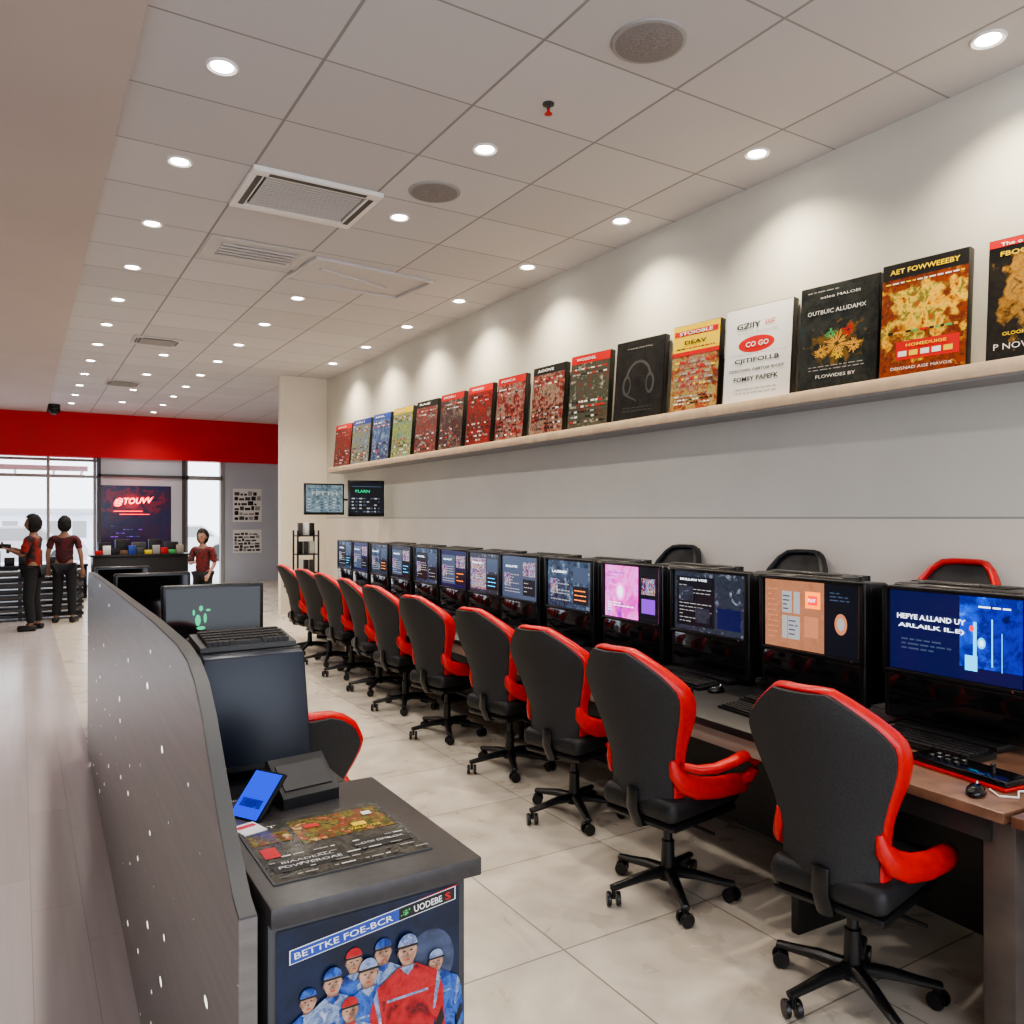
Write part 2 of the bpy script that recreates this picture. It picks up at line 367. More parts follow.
# ------------------------------------------------------------------ ceiling fixtures
def downlight(x, y, label, z=CEIL, power=102, col=(1, .94, .86)):
    t = thing('ceiling_downlight', label, 'ceiling light', (x, y, z), 0, 'recessed ceiling downlights')
    m = MB(); m.lathe([(.058, -.002), (.076, -.012), (.084, -.008), (.086, 0), (.058, 0)], n=24); m.build('trim_ring', 'white', t)
    m = MB(); m.lathe([(.058, -.001), (.056, -.006), (.0, -.008)], n=20); m.build('lens', 'lamp', t)
    l = bpy.data.lights.new('bulb', 'SPOT'); l.energy = power; l.spot_size = R(130); l.spot_blend = 1; l.shadow_soft_size = .06; l.color = col
    o = bpy.data.objects.new('bulb', l); C.objects.link(o); o.parent = t; o.location = (0, 0, -.03)
k = 0
for i in range(-2, 12):
    y = 4.5+1.35*i; vis = y > 4.2
    lab = (ORD[k]+' round ceiling downlight in the row beside the plain plaster ceiling') if vis else 'round ceiling downlight overhead of the counter, out of the view'
    if vis: k += 1
    downlight(.93, y, lab)
k = 0
for i in range(-2, 12):
    if i == -1: continue
    y = 4.6+1.4*i; vis = y > 4.2
    lab = (ORD[k]+' round ceiling downlight in the middle row beyond the round speaker') if vis else 'round ceiling downlight in the middle row, out of the view'
    if vis: k += 1
    downlight(2.62, y, lab)
for i in range(0, 8):
    downlight(4.2, 2.2+(1.5 if i else 0)+1.42*max(0, i-1), ORD[i]+' round ceiling downlight in the row washing the right wall', power=165, col=(1, .86, .64))
for i in range(4):
    downlight(1.83, 12.9+1.9*i, ORD[i]+' round ceiling downlight of the short row towards the red bulkhead', power=90)
for i, (x, y) in enumerate(((2.74, 3.12), (2.64, 5.4))):
    t = thing('ceiling_speaker', ('larger ' if i == 0 else 'farther ')+'round perforated grey speaker grille in the ceiling tiles', 'speaker', (x, y, CEIL), 0, 'round ceiling speakers')
    m = MB(); m.lathe([(.15, -.003), (.175, -.014), (.19, -.01), (.195, 0), (.15, 0)], n=36); m.build('rim', 'grey', t)
    m = MB(); m.lathe([(.18, -.010), (.17, -.013), (0, -.018)], n=32)
    m.build('grille', mat('speaker_grille', (.26, .24, .24), .7, noise=.35, nscale=150, bump=.5), t)
t = thing('sprinkler', 'small red and brass sprinkler head hanging from the ceiling tile', 'sprinkler', (2.65, 3.9, CEIL))
m = MB(); m.lathe([(.035, 0), (.035, -.008), (.010, -.012), (.010, -.035), (.0, -.035)], n=14); m.build('pipe', 'dgrey', t)
m = MB(); m.lathe([(.008, -.035), (.012, -.055), (.024, -.06), (.024, -.064), (0, -.066)], n=14); m.build('deflector', 'red', t)
def cassette(x0, x1, y0, y1, label, drop=.035, n=12, fr='faint', lv='grey', bk='dgrey'):
    cx, cy = (x0+x1)/2, (y0+y1)/2; hx, hy = (x1-x0)/2, (y1-y0)/2
    t = thing('air_conditioner', label, 'air vent', (cx, cy, CEIL), 0, 'ceiling air vents')
    m = MB(); fw = .1*min(1, hx/.45)
    for a in ((-hx, hx, -hy, -hy+fw), (-hx, hx, hy-fw, hy), (-hx, -hx+fw, -hy+fw, hy-fw), (hx-fw, hx, -hy+fw, hy-fw)):
        m.box(a[0], a[1], a[2], a[3], -drop, 0, .006)
    m.build('frame', fr, t)
    m = MB(); m.box(-hx+fw, hx-fw, -hy+fw, hy-fw, -.01, 0); m.build('backing', bk, t)
    m = MB()
    hh = hy-fw
    for i in range(n):
        y = -hh+(i+.5)*2*hh/n
        m.box(-hx+fw+.02, hx-fw-.02, -.007, .007, -.010, .010, Mx=Matrix.Translation((0, y, -.02)) @ Matrix.Rotation(R(-35), 4, 'X'))
    m.build('louvre', lv, t)
    m = MB(); m.box(-hx+fw*.45, -hx+fw*.85, -hy+.1, hy-.1, -drop-.002, -drop+.001); m.box(hx-fw*.85, hx-fw*.45, -hy+.1, hy-.1, -drop-.002, -drop+.001)
    m.box(-hx+.12, hx-.12, -hy+fw*.3, -hy+fw*.75, -drop-.002, -drop+.001); m.build('air_slot', bk, t)
cassette(1.37, 2.33, 5.62, 6.4, 'largest square ceiling air conditioner grille, nearest the camera', n=14, fr='white', lv='faint')
cassette(1.4, 2.3, 7.2, 7.8, 'shallow ceiling vent just beyond the largest air conditioner', .012, 5, 'faint', 'faint', 'faint')
cassette(1.3, 1.9, 11.7, 12.2, 'small dark ceiling vent midway down the room', .02, 7)
cassette(1.3, 1.85, 15.7, 16.3, 'small dark ceiling vent close to the red bulkhead', .02, 7)
t = thing('ceiling_hatch', 'crumpled white access panel frame hanging slightly open in the ceiling', 'ceiling hatch', (2.95, 7.75, CEIL), R(6))
m = MB()
for (a, b_, c, d) in ((-.65, .65, -.4, -.36), (-.65, .65, .36, .4), (-.65, -.61, -.36, .36), (.61, .65, -.36, .36)): m.box(a, b_, c, d, -.03, 0, .004)
m.build('frame', 'faint', t)
m = MB(); m.box(-.6, .6, -.35, .35, -.012, -.004, Mx=Matrix.Rotation(R(-1.0), 4, 'Y')); m.box(-.5, .35, -.02, .02, -.035, -.012, .004, Mx=Matrix.Rotation(R(14), 4, 'Z')); m.build('panel', 'faint', t)
t = thing('security_camera', 'small black dome camera on the ceiling in front of the red bulkhead', 'camera', (.62, 19.8, CEIL))
m = MB(); m.lathe([(.12, 0), (.12, -.06), (.1, -.09), (0, -.09)], n=20); m.build('mount', 'black', t)
m = MB(); m.sph((0, 0, -.1), (.13, .13, .13)); m.build('dome', 'gloss', t)

# ------------------------------------------------------------------ shelf and game boxes
SH0, SH1 = 2.40, 2.475
t = thing('wall_shelf', 'long pale wooden shelf running along the right wall', 'shelf', (W, 6.5, SH0))
m = MB(); m.box(-.27, 0, -6.2, 6.35, 0, .075, .004); m.build('board', 'shelfw', t)
m = MB(); m.box(-.25, 0, -6.2, 6.35, -.014, 0); m.build('underside_shade', 'grey', t)  # grey sheet stands in for the dark shade under the board
boxes = [
 (333, 349, 419, 'rd', 'maroon', ['SPOI']), (350, 368, 415, 'bl', 'blue and yellow', ['ARLI']), (370, 388, 410, 'bw', 'dark blue', ['NHL']),
 (390, 410, 404, 'gn', 'green and yellow', ['FOOIT']), (413, 435, 396, 'rw', 'grey and red', ['RAIE']), (437, 461, 388, 'ro', 'dark red topped', ['HOIEU']),
 (464, 490, 381, 'rd', 'bright red', ['WIRED']), (493, 523, 373, 'rk', 'red and black', ['FOIICA']), (528, 563, 361, 'kr', 'black with red figures', ['AOOVE']),
 (567, 607, 347, 'rb', 'red headed collage', ['WOSIDEL']), (612, 662, 332, 'kk', 'near black', ['NALALIAJ']), (668, 718, 315, 'yl', 'yellow and red banner', ['STOIOBLE', 'DEAV']),
 (723, 789, 297, 'wh', 'white', []), (797, 876, 275, 'kg', 'black and gold', ['OUTBUIC', 'ALUDAMX']), (878, 967, 250, 'yo', 'yellow and orange', ['AET FOWWEEEBY']),
 (984, 1075, 226, 'kb', 'black with a golden figure', ['FBOOMODE', 'P NOWFOFU']) ]
PAL = {'rd': [(.07, .01, .01), (.3, .02, .015), (.03, .01, .01), (.4, .24, .18)], 'bl': [(.02, .04, .15), (.3, .28, .08), (.06, .15, .35), (.4, .4, .4)],
 'bw': [(.015, .03, .08), (.06, .12, .3), (.3, .38, .45)], 'gn': [(.03, .12, .05), (.35, .38, .1), (.06, .2, .2), (.5, .5, .4)], 'rw': [(.15, .15, .15), (.25, .03, .02), (.06, .05, .05), (.5, .45, .4)],
 'ro': [(.12, .02, .02), (.05, .04, .045), (.35, .24, .17)], 'rk': [(.03, .02, .02), (.28, .02, .015), (.3, .24, .2), (.04, .02, .02)], 'kr': [(.015, .012, .012), (.18, .02, .015), (.3, .22, .17), (.02, .02, .02)],
 'rb': [(.18, .03, .02), (.08, .08, .06), (.04, .06, .04), (.5, .42, .36)], 'kk': [(.008, .008, .008), (.016, .016, .016), (.022, .022, .022)], 'yl': [(.08, .05, .03), (.3, .05, .02), (.4, .34, .12), (.10, .12, .05)],
 'wh': [(.74, .74, .73), (.77, .77, .76)], 'kg': [(.006, .008, .008), (.010, .016, .016), (.03, .03, .025), (.02, .04, .04)], 'yo': [(.06, .02, .01), (.28, .05, .01), (.12, .02, .01), (.5, .2, .02)],
 'kb': [(.006, .006, .006), (.010, .010, .010), (.025, .02, .012), (.012, .010, .01)]}
FIGP = {'kg': [(.012, .02, .015), (.10, .06, .01), (.2, .10, .02), (.04, .06, .03)], 'yo': [(.2, .03, .01), (.75, .35, .01), (.85, .55, .06), (.12, .16, .03), (.5, .06, .01)], 'kb': [(.02, .012, .004), (.3, .14, .02), (.5, .27, .06), (.07, .035, .01)],
 'yl': [(.25, .15, .08), (.4, .32, .2), (.3, .04, .03), (.45, .4, .3)]}
M['tgold'] = mat('gold_print', (.7, .36, .06), .4)
X0 = 4.43
for i, (pl, pr, pt, key, word, writ) in enumerate(boxes):
    yl, yr = y_at(pl, X0), y_at(pr, X0); w = (yl-yr)*(.84 if i < 12 else .92); cy = (yl+yr)/2; pc = (pl+pr)/2
    h = H+(518-pt)/800*depth(pc, X0)-SH1-.01; h = min(max(h, .52), .70)
    a = R(8) if i > 8 else R(4)
    t = thing('game_box', '', 'game box', (X0, cy, SH1), a, 'game boxes on the long wall shelf')
    t['label'] = f'{word} covered game box, {"nearest" if i == 15 else ORD[15-i]} along the wall shelf' if i != 12 else 'white game box with a red oval and black lettering on the wall shelf'
    LT = Matrix.Rotation(R(5), 4, 'Y')
    m = MB(); m.box(.004, .06, -w/2, w/2, 0, h, .003, Mx=LT); m.build('box_body', 'tblk', t)
    m = MB(); m.quad(-w/2+.005, w/2-.005, .006, h-.006, 0, 0)
    fg = None
    if key in FIGP: fg = (FIGP[key], 0, h*.47, w*.33, h*.24)
    if key == 'kb': fg = (FIGP[key], w*.08, h*.55, w*.28, h*.3)
    if key == 'yo': fg = (FIGP[key], 0, h*.55, w*.46, h*.28)
    if key == 'kg': fg = (FIGP[key], 0, h*.4, w*.3, h*.16)
    cm = cover_mat('cover_art_'+key, PAL[key], 9, .6, cell=.3, fig=fg)
    mats = [cm, 'paper', 'tred', 'tyel', 'tblk', 'tblu', 'tgrn', 'dgrey', 'grey', 'tgold']
    def small(a0, a1, b0, b1, n, idx, th):
        for r_ in range(n):
            a_ = a0; bb = b0+(b1-b0)*(r_+.5)/n
            while a_ < a1-.01*w:
                ww = random.uniform(.03, .10)*w
                m.quad(a_, min(a_+ww, a1), bb-th/2, bb+th/2, .0022, random.choice(idx)); a_ += ww+.02*w
    if key == 'wh':
        m.disc(-.01, h*.6, w*.27, h*.085, .001, 2); m.quad(-w*.42, w*.42, h*.5, h*.503, .001, 8); small(-w*.3, w*.3, h*.08, h*.16, 2, [8], h*.01)
    elif key == 'yl':
        m.quad(-w/2+.005, w/2-.005, h*.68, h-.006, .001, 3); m.quad(-w/2+.02, w/2-.02, h*.87, h*.93, .002, 2); m.quad(-w/2+.005, w/2-.005, h*.64, h*.69, .002, 2)
        small(-w*.4, w*.4, h*.08, h*.2, 3, [1, 8, 4], h*.015); small(-w*.4, w*.4, h*.71, h*.74, 1, [4, 2], h*.012); small(-w*.42, w*.42, h*.28, h*.6, 5, [0, 3, 0, 2, 8], h*.025)
    elif key == 'kg':      # sprays of gold fireworks
        for (ca, cb_, rr, mi, n_) in ((0, .42, .16, 9, 30), (-.2, .36, .09, 9, 18), (.22, .38, .10, 9, 20), (-.08, .52, .07, 6, 14), (.14, .53, .08, 2, 14), (.02, .33, .07, 3, 14)):
            for q in range(n_):
                an = 2*PI*q/n_+random.uniform(-.1, .1); L = rr*w*random.uniform(.6, 1.15)
                x0_, y0_ = ca*w+.25*L*math.cos(an), cb_*h+.25*L*math.sin(an); x1_, y1_ = ca*w+L*math.cos(an), cb_*h+L*math.sin(an)
                nx, ny = -math.sin(an)*.0022, math.cos(an)*.0022
                m.poly([(x0_-nx, y0_-ny), (x1_-nx*1.5, y1_-ny*1.5), (x1_+nx*1.5, y1_+ny*1.5), (x0_+nx, y0_+ny)], .0012+.00003*q, mi)
        small(-w*.35, w*.35, h*.18, h*.24, 2, [8], h*.008); small(-w*.4, 0, h*.92, h*.96, 1, [8], h*.01)
    elif key == 'yo':
        m.quad(-w/2+.005, w/2-.005, h*.86, h-.006, .001, 4); m.quad(-w*.3, w*.42, h*.15, h*.31, .001, 2)
        for k in range(5): m.quad(-w*.27+.13*w*k, -w*.27+.13*w*k+.1*w, h*.18, h*.225, .0025, random.choice([1, 3, 8]))
        small(-w*.45, w*.45, h*.80, h*.84, 1, [3, 1], h*.012); small(-w*.4, w*.4, h*.36, h*.42, 1, [6, 2, 4, 9], h*.02)
    elif key == 'kb':
        m.quad(-w/2+.005, w/2-.005, h*.93, h-.006, .001, 2)
    elif key == 'kk':      # grey headset picture
        N = 16
        for q in range(N):
            a0_, a1_ = PI*q/N, PI*(q+1)/N
            m.poly([(w*.27*math.cos(a0_), h*.50+h*.24*math.sin(a0_)), (w*.27*math.cos(a1_), h*.50+h*.24*math.sin(a1_)), (w*.22*math.cos(a1_), h*.50+h*.205*math.sin(a1_)), (w*.22*math.cos(a0_), h*.50+h*.205*math.sin(a0_))], .0012, 7)
        for sg in (-1, 1):
            m.disc(sg*w*.24, h*.44, w*.09, h*.13, .0014, 7); m.disc(sg*w*.23, h*.44, w*.055, h*.09, .0018, 4)
        m.poly([(-w*.26, h*.34), (-w*.22, h*.33), (-w*.02, h*.25), (-w*.03, h*.235), (-w*.25, h*.31)], .0012, 7)
        small(-w*.3, w*.3, h*.1, h*.18, 2, [7], h*.012)
    else:
        m.quad(-w/2+.005, w/2-.005, h*.88, h-.006, .001, 2 if key in ('rd', 'rk', 'rb', 'ro') else (4 if key in ('kr', 'rw') else (5 if key[0] == 'b' else 3)))
        small(-w*.43, w*.43, h*.70, h*.84, 2, [1, 8, 2, 4], h*.02)
        small(-w*.43, w*.43, h*.06, h*.40, 5, [8, 2, 4, 4, 0, 0, 1], h*.025)
    cv = m.build('cover', mats, t, smooth=False); cv.data.transform(LT)
    def put(s, mm, a_, b_, w_, h_, bold=.02):
        o = text(s, mm, cv, a_, b_, w_, h_, .005, bold); o.data.transform(LT)
    if key == 'wh':
        put('GZIIY', 'tblk', -w*.14, h*.80, w*.36, h*.06); put('LLC', 'tred', w*.18, h*.81, w*.14, h*.045); put('oiobes aoi lueilo', 'grey', 0, h*.73, w*.6, h*.022, 0)
        put('CO GO', 'paper', 0, h*.6, w*.34, h*.055)
        put('CJITIFOI.LB', 'tblk', 0, h*.43, w*.66, h*.06); put('COIOTOIO, DEBTOIS IDOEY', 'tblk', 0, h*.335, w*.82, h*.034); put('FOMIIY PAPEFK', 'tblk', 0, h*.245, w*.66, h*.05)
    elif key == 'kg':
        put('OUTBUIC ALUDAMX', 'paper', -w*.02, h*.74, w*.74, h*.04, 0); put('oaleo MALOEI', 'paper', w*.02, h*.88, w*.5, h*.025, 0); put('FLOWIDES BY', 'paper', 0, h*.13, w*.5, h*.03, 0)
    elif key == 'yo':
        put('AET FOWWEEEBY', 'tyel', 0, h*.92, w*.80, h*.045); put('HOMEDUIGE', 'tyel', w*.05, h*.27, w*.46, h*.026); put('DEIGNAD AGE MAVOX', 'paper', 0, h*.08, w*.7, h*.025, 0)
    elif key == 'kb':
        put('The o Beao', 'paper', -w*.1, h*.95, w*.5, h*.03); put('FBOOMODE', 'tyel', 0, h*.87, w*.7, h*.04); put('P NOWFOFU', 'paper', 0, h*.12, w*.8, h*.05, 0); put('OLOOMIOS', 'tyel', -w*.1, h*.22, w*.4, h*.03)
    elif key == 'yl':
        put('STOIOBLE', 'paper', 0, h*.90, w*.7, h*.04); put('DEAV', 'tblk', 0, h*.79, w*.46, h*.045, .02)
    elif key == 'kk':
        put('NALALIAJ', 'grey', 0, h*.89, w*.5, h*.022, 0)
    else:
        put(writ[0], 'paper', -w*.1, h*.935, w*.5, h*.04)

# ------------------------------------------------------------------ gaming chair
HW = [(0, .160), (.12, .162), (.26, .168), (.36, .180), (.46, .200), (.56, .224), (.66, .242), (.74, .246), (.80, .232), (.88, .185), (.95, .132), (1, .088)]
def make_chair(label, top=1.08, rim='red', back='shell', arms=False, group='gaming chairs along the computer desks', full=False):
    t = thing('gaming_chair', label, 'chair', (0, 0, 0), 0, group)
    z0 = .46
    hwt = HW[:-3]+[(.88, .212), (.96, .165), (1, .12)] if full else HW
    def B(u, v):
        hw = lerp(hwt, v)
        return (-.185-.16*v*v-.03*v+.07*u*u*(hw/.235), u*hw, z0+v*(top-z0))
    m = MB(); m.surf(B, 12, 28, .035); m.build('backrest', back, t)
    def Cc(u, v):
        vv = .05+v*.94; hw = lerp(hwt, vv)*.9
        e = (1-u**4)*(1-(2*v-1)**6)
        x = B(u*.9, vv)[0]
        return (x+.02+.05*e, u*hw, z0+vv*(top-z0))
    m = MB(); m.surf(Cc, 10, 16, .03); m.build('back_cushion', 'cush', t)
    pts = []; ra = []; rb = []
    def wd(v): return .026+.024*math.exp(-((v-.60)/.22)**2)+.022*math.exp(-((v-.02)/.2)**2)
    def tb(v): return (.013+.006*math.exp(-((v-.66)/.22)**2)) if not full else .018
    for s_ in (-1, 1):
        vs = [i/24 for i in range(25)] if s_ == -1 else [i/24 for i in range(24, -1, -1)]
        for v in vs:
            p = B(s_, v); pts.append((p[0]+.004+.5*wd(v)*.8, p[1], p[2])); ra.append(wd(v)); rb.append(tb(v))
        if s_ == -1:
            for u in (-.6, -.2, .2, .6):
                p = B(u, 1); pts.append((p[0]+.014, p[1], p[2]+.006)); ra.append(.026); rb.append(tb(1))
    m = MB(); m.sweep(pts, ra, rb, up=(1, 0, 0), n=14); m.build('side_rim', rim, t)
    m = MB(); m.box(-.22, .27, -.2, .2, .40, .50, .04, seg=4); m.build('seat', 'cush', t)
    m = MB(); m.box(-.2, .24, -.19, .19, .365, .40, .015); m.build('seat_pan', 'black', t)
    for s_ in (-1, 1):
        m = MB()
        P = [(-.185, s_*.168, .66), (-.175, s_*.176, .61), (-.14, s_*.192, .565), (-.07, s_*.215, .535), (.03, s_*.236, .522), (.13, s_*.244, .518), (.21, s_*.232, .503), (.26, s_*.195, .475), (.275, s_*.13, .452)]
        m.sweep(P, [.014, .030, .044, .048, .047, .045, .042, .034, .022], [.012, .018, .025, .028, .032, .034, .034, .028, .020], n=16); m.build('seat_bolster', rim, t)
        if arms:
            m = MB()
            P = [(-.155, s_*.20, .64), (-.10, s_*.235, .622), (-.02, s_*.262, .618), (.07, s_*.28, .63), (.145, s_*.285, .642), (.205, s_*.283, .635), (.245, s_*.278, .605), (.25, s_*.272, .565), (.215, s_*.262, .53), (.15, s_*.25, .515)]
            m.sweep(P, [.016, .019, .021, .022, .023, .023, .022, .022, .021, .018], [.020, .025, .027, .029, .031, .031, .029, .027, .025, .018], n=14); m.build('armrest', rim, t)
    m = MB(); m.box(-.12, .12, -.08, .08, .325, .37, .012); m.sweep([(.0, -.1, .345), (.0, -.24, .335)], .008); m.build('tilt_mechanism', 'black', t)
    m = MB(); m.sweep([(-.1, 0, .35), (-.2, 0, .36), (-.238, 0, .44), (-.232, 0, .52)], .012, .03, up=(1, 0, 0)); m.build('back_bracket', 'black', t)
    m = MB(); m.lathe([(.045, .075), (.04, .11), (.03, .12), (.028, .24), (.02, .245), (.018, .33), (0, .33)], n=16); m.build('gas_lift', 'black', t)
    for k in range(5):
        an = 2*PI*k/5+.3; c, s = math.cos(an), math.sin(an)
        m = MB(); m.sweep([(.02*c, .02*s, .105), (.12*c, .12*s, .10), (.21*c, .21*s, .085), (.28*c, .28*s, .075)], [.024, .02, .016, .014], [.03, .025, .02, .018]); lg = m.build('leg', 'black', t)
        m = MB(); Mx = Matrix.Translation((.27*c, .27*s, .03)) @ Matrix.Rotation(an+.6*k, 4, 'Z')
        for q in (-.02, .02): m.lathe([(.012, -.009), (.028, -.009), (.03, -.004), (.03, .004), (.028, .009), (.012, .009)], n=14, Mx=Mx @ Matrix.Translation((0, q, 0)) @ Matrix.Rotation(PI/2, 4, 'X'))
        m.sweep([(0, 0, .0), (0, 0, .045)], .009, Mx=Mx); w_ = m.build('caster', 'black', lg)
    return t
def place(t, x, y, rz, label=None):
    t.location = (x, y, 0); t.rotation_euler = (0, 0, rz)
    if label: t['label'] = label
chA = make_chair('nearest red rimmed gaming chair, in front of the brown wooden desk end', top=1.11)
place(chA, 2.44, 1.73, R(11))
chB = make_chair('gaming chair with looping red armrests, second from the camera', arms=True, top=1.11)
place(chB, 2.42, 2.63, R(9))
chC = make_chair('red rimmed gaming chair, third from the camera along the screens', top=1.07)
spots = [(2.62, 3.60, 16), (2.75, 4.50, 12), (2.77, 5.45, 14), (2.85, 6.40, 10), (2.93, 7.2, -2), (2.97, 8.05, 6), (3.0, 8.85, 11), (3.04, 9.7, 3)]
for i, (x, y, a) in enumerate(spots):
    c = chC if i == 0 else copy_tree(chC)
    place(c, x, y, R(a), f'red rimmed gaming chair, {ORD[i+2]} from the camera along the screens')
chR = make_chair('tall gaming chair with red rim behind the nearest two screens', top=1.40, group='chairs on the wall side of the desks', full=True)
place(chR, 4.14, 2.47, PI)
chK = make_chair('all black tall chair against the wall behind the third screen', top=1.415, rim='cush', group='chairs on the wall side of the desks', full=True)
place(chK, 4.15, 3.55, PI)
c = copy_tree(chK); place(c, 4.17, 4.70, PI, 'all black tall chair against the wall, farthest of those behind the screens')
chL = make_chair('low red edged gaming chair half hidden by the dark computer tower', top=.93, group='gaming chairs beside the partition', full=True)
place(chL, .90, 3.17, R(80))

# ------------------------------------------------------------------ desks
SL = .05; RZ = -math.atan(SL)
def xf(y): return 2.56+SL*(y-1.5)
def desk(yc, L, label, topm, legm, near=False, rear=False):
    t = thing('computer_desk', label, 'desk', (xf(yc)+(1.42 if rear else 0), yc, 0), RZ+(PI if rear else 0), 'desks in the computer row')
    D = .55 if rear else .86
    m = MB(); m.box(0, D, -L/2, L/2, .715, .75, .004); m.build('tabletop', topm, t)
    m = MB(); m.box(.46 if not rear else D-.06, .49 if not rear else D-.03, -L/2+.03, L/2-.03, .11, .714); m.build('modesty_panel', 'matt', t)
    m = MB(); m.box(.02, .05, -L/2+.05, L/2-.05, .64, .714, .003); ap = m.build('drawer_front', 'matt' if near or rear else 'cream', t)
    for s_ in (-1, 1):
        m = MB(); yy = s_*(L/2-.03)
        if near and s_ == -1: m.box(.03, .8, yy-.05, yy+.05, 0, .714, .003)
        elif near: m.box(.03, D-.08, yy-.018, yy+.018, 0, .714, .002)
        else: m.box(.44, D-.04, yy-.018, yy+.018, 0, .714, .002)
        m.build('side_panel', legm if (near and s_ == -1) else 'matt', t)
    return t
desk(1.72, .86, 'brown wooden topped desk at the near end of the computer row', 'wood', 'legwood', near=True)
desk(.72, 1.1, 'brown desk beyond the right edge at the near end', 'wood', 'legwood')
for i in range(6):
    desk(2.88+1.44*i, 1.42, f'black topped computer desk, {ORD[i+1]} in the long row from the camera', 'matt', 'matt')
    desk(2.1+1.46*i, 1.44, f'black wall side desk hidden behind the screens, {ORD[i]} from the camera', 'matt', 'matt', rear=True)

# ------------------------------------------------------------------ screens
def terminal_shell(t, hm={}):
    def part(name, fn, mm):
        if name not in hm:
            m = MB(); fn(m); o = m.build(name, mm, t); hm[name] = o
        else:
            o = hm[name].copy(); C.objects.link(o); o.parent = t
    def housing(m):
        m.box(.0, .05, -.312, .312, .03, .605, .012, seg=3); m.box(.045, .19, -.305, .305, .04, .60, .02, seg=3)
        m.box(-.012, .002, -.312, -.292, .22, .605, .003); m.box(-.012, .002, .292, .312, .22, .605, .003); m.box(-.012, .002, -.312, .312, .592, .605, .003); m.box(-.012, .002, -.312, .312, .232, .246, .003)
        for k in range(6): m.box(.06+.016*k, .066+.016*k, -.2, .2, .598, .603)
    part('housing', housing, 'black')
    part('lower_panel', lambda m: m.box(-.003, .002, -.285, .285, .05, .228, .002), 'gloss')
    part('base', lambda m: m.box(-.06, .15, -.22, .22, 0, .03, .008), 'black')
    part('power_button', lambda m: m.lathe([(.006, 0), (.006, .003), (0, .003)], n=10, Mx=Matrix.Translation((-.012, -.25, .239)) @ Matrix.Rotation(-PI/2, 4, 'Y')), 'chrome')
SW, S0, S1 = .28, .25, .588
def screen(t, mats, shapes):
    m = MB(); m.quad(-SW, SW, S0, S1, .001, 0)
    for k, sh in enumerate(shapes):
        d = .0014+.0001*k
        if sh[0] == 'q': m.quad(-SW+sh[1]*2*SW, -SW+sh[2]*2*SW, S0+sh[3]*(S1-S0), S0+sh[4]*(S1-S0), d, sh[5])
        else: m.disc(-SW+sh[1]*2*SW, S0+sh[2]*(S1-S0), sh[3], sh[4], d, sh[5])
    return m.build('screen', mats, t, smooth=False)
def st(s, mm, sc, u, v, w, h): return text(s, mm, sc, -SW+u*2*SW, S0+v*(S1-S0), w*2*SW, h*(S1-S0), .008)
def rows(u0, u1, v0, v1, n, mi, th=.018):
    out = []
    for k in range(n):
        v = v0+(v1-v0)*(k+.5)/n; u = u0
        while u < u1-.03:
            w_ = random.uniform(.03, .09); out.append(('q', u, min(u+w_, u1), v-th/2, v+th/2, mi)); u += w_+.015
            if random.random() < .15: break
    return out
ys = [1.84, 2.56, 3.27, 3.98, 4.72, 5.45, 6.08, 6.72, 7.38, 8.1, 8.8, 9.5, 10.15]
words = ['blue lit with white lettering', 'orange and white picture', 'dark page of small print', 'magenta and violet picture', 'blue grey collage', 'slate page with lettering', 'pale grey page', 'dim blue collage', 'slate page', 'dim collage', 'pale page', 'dim slate page', 'dark page']
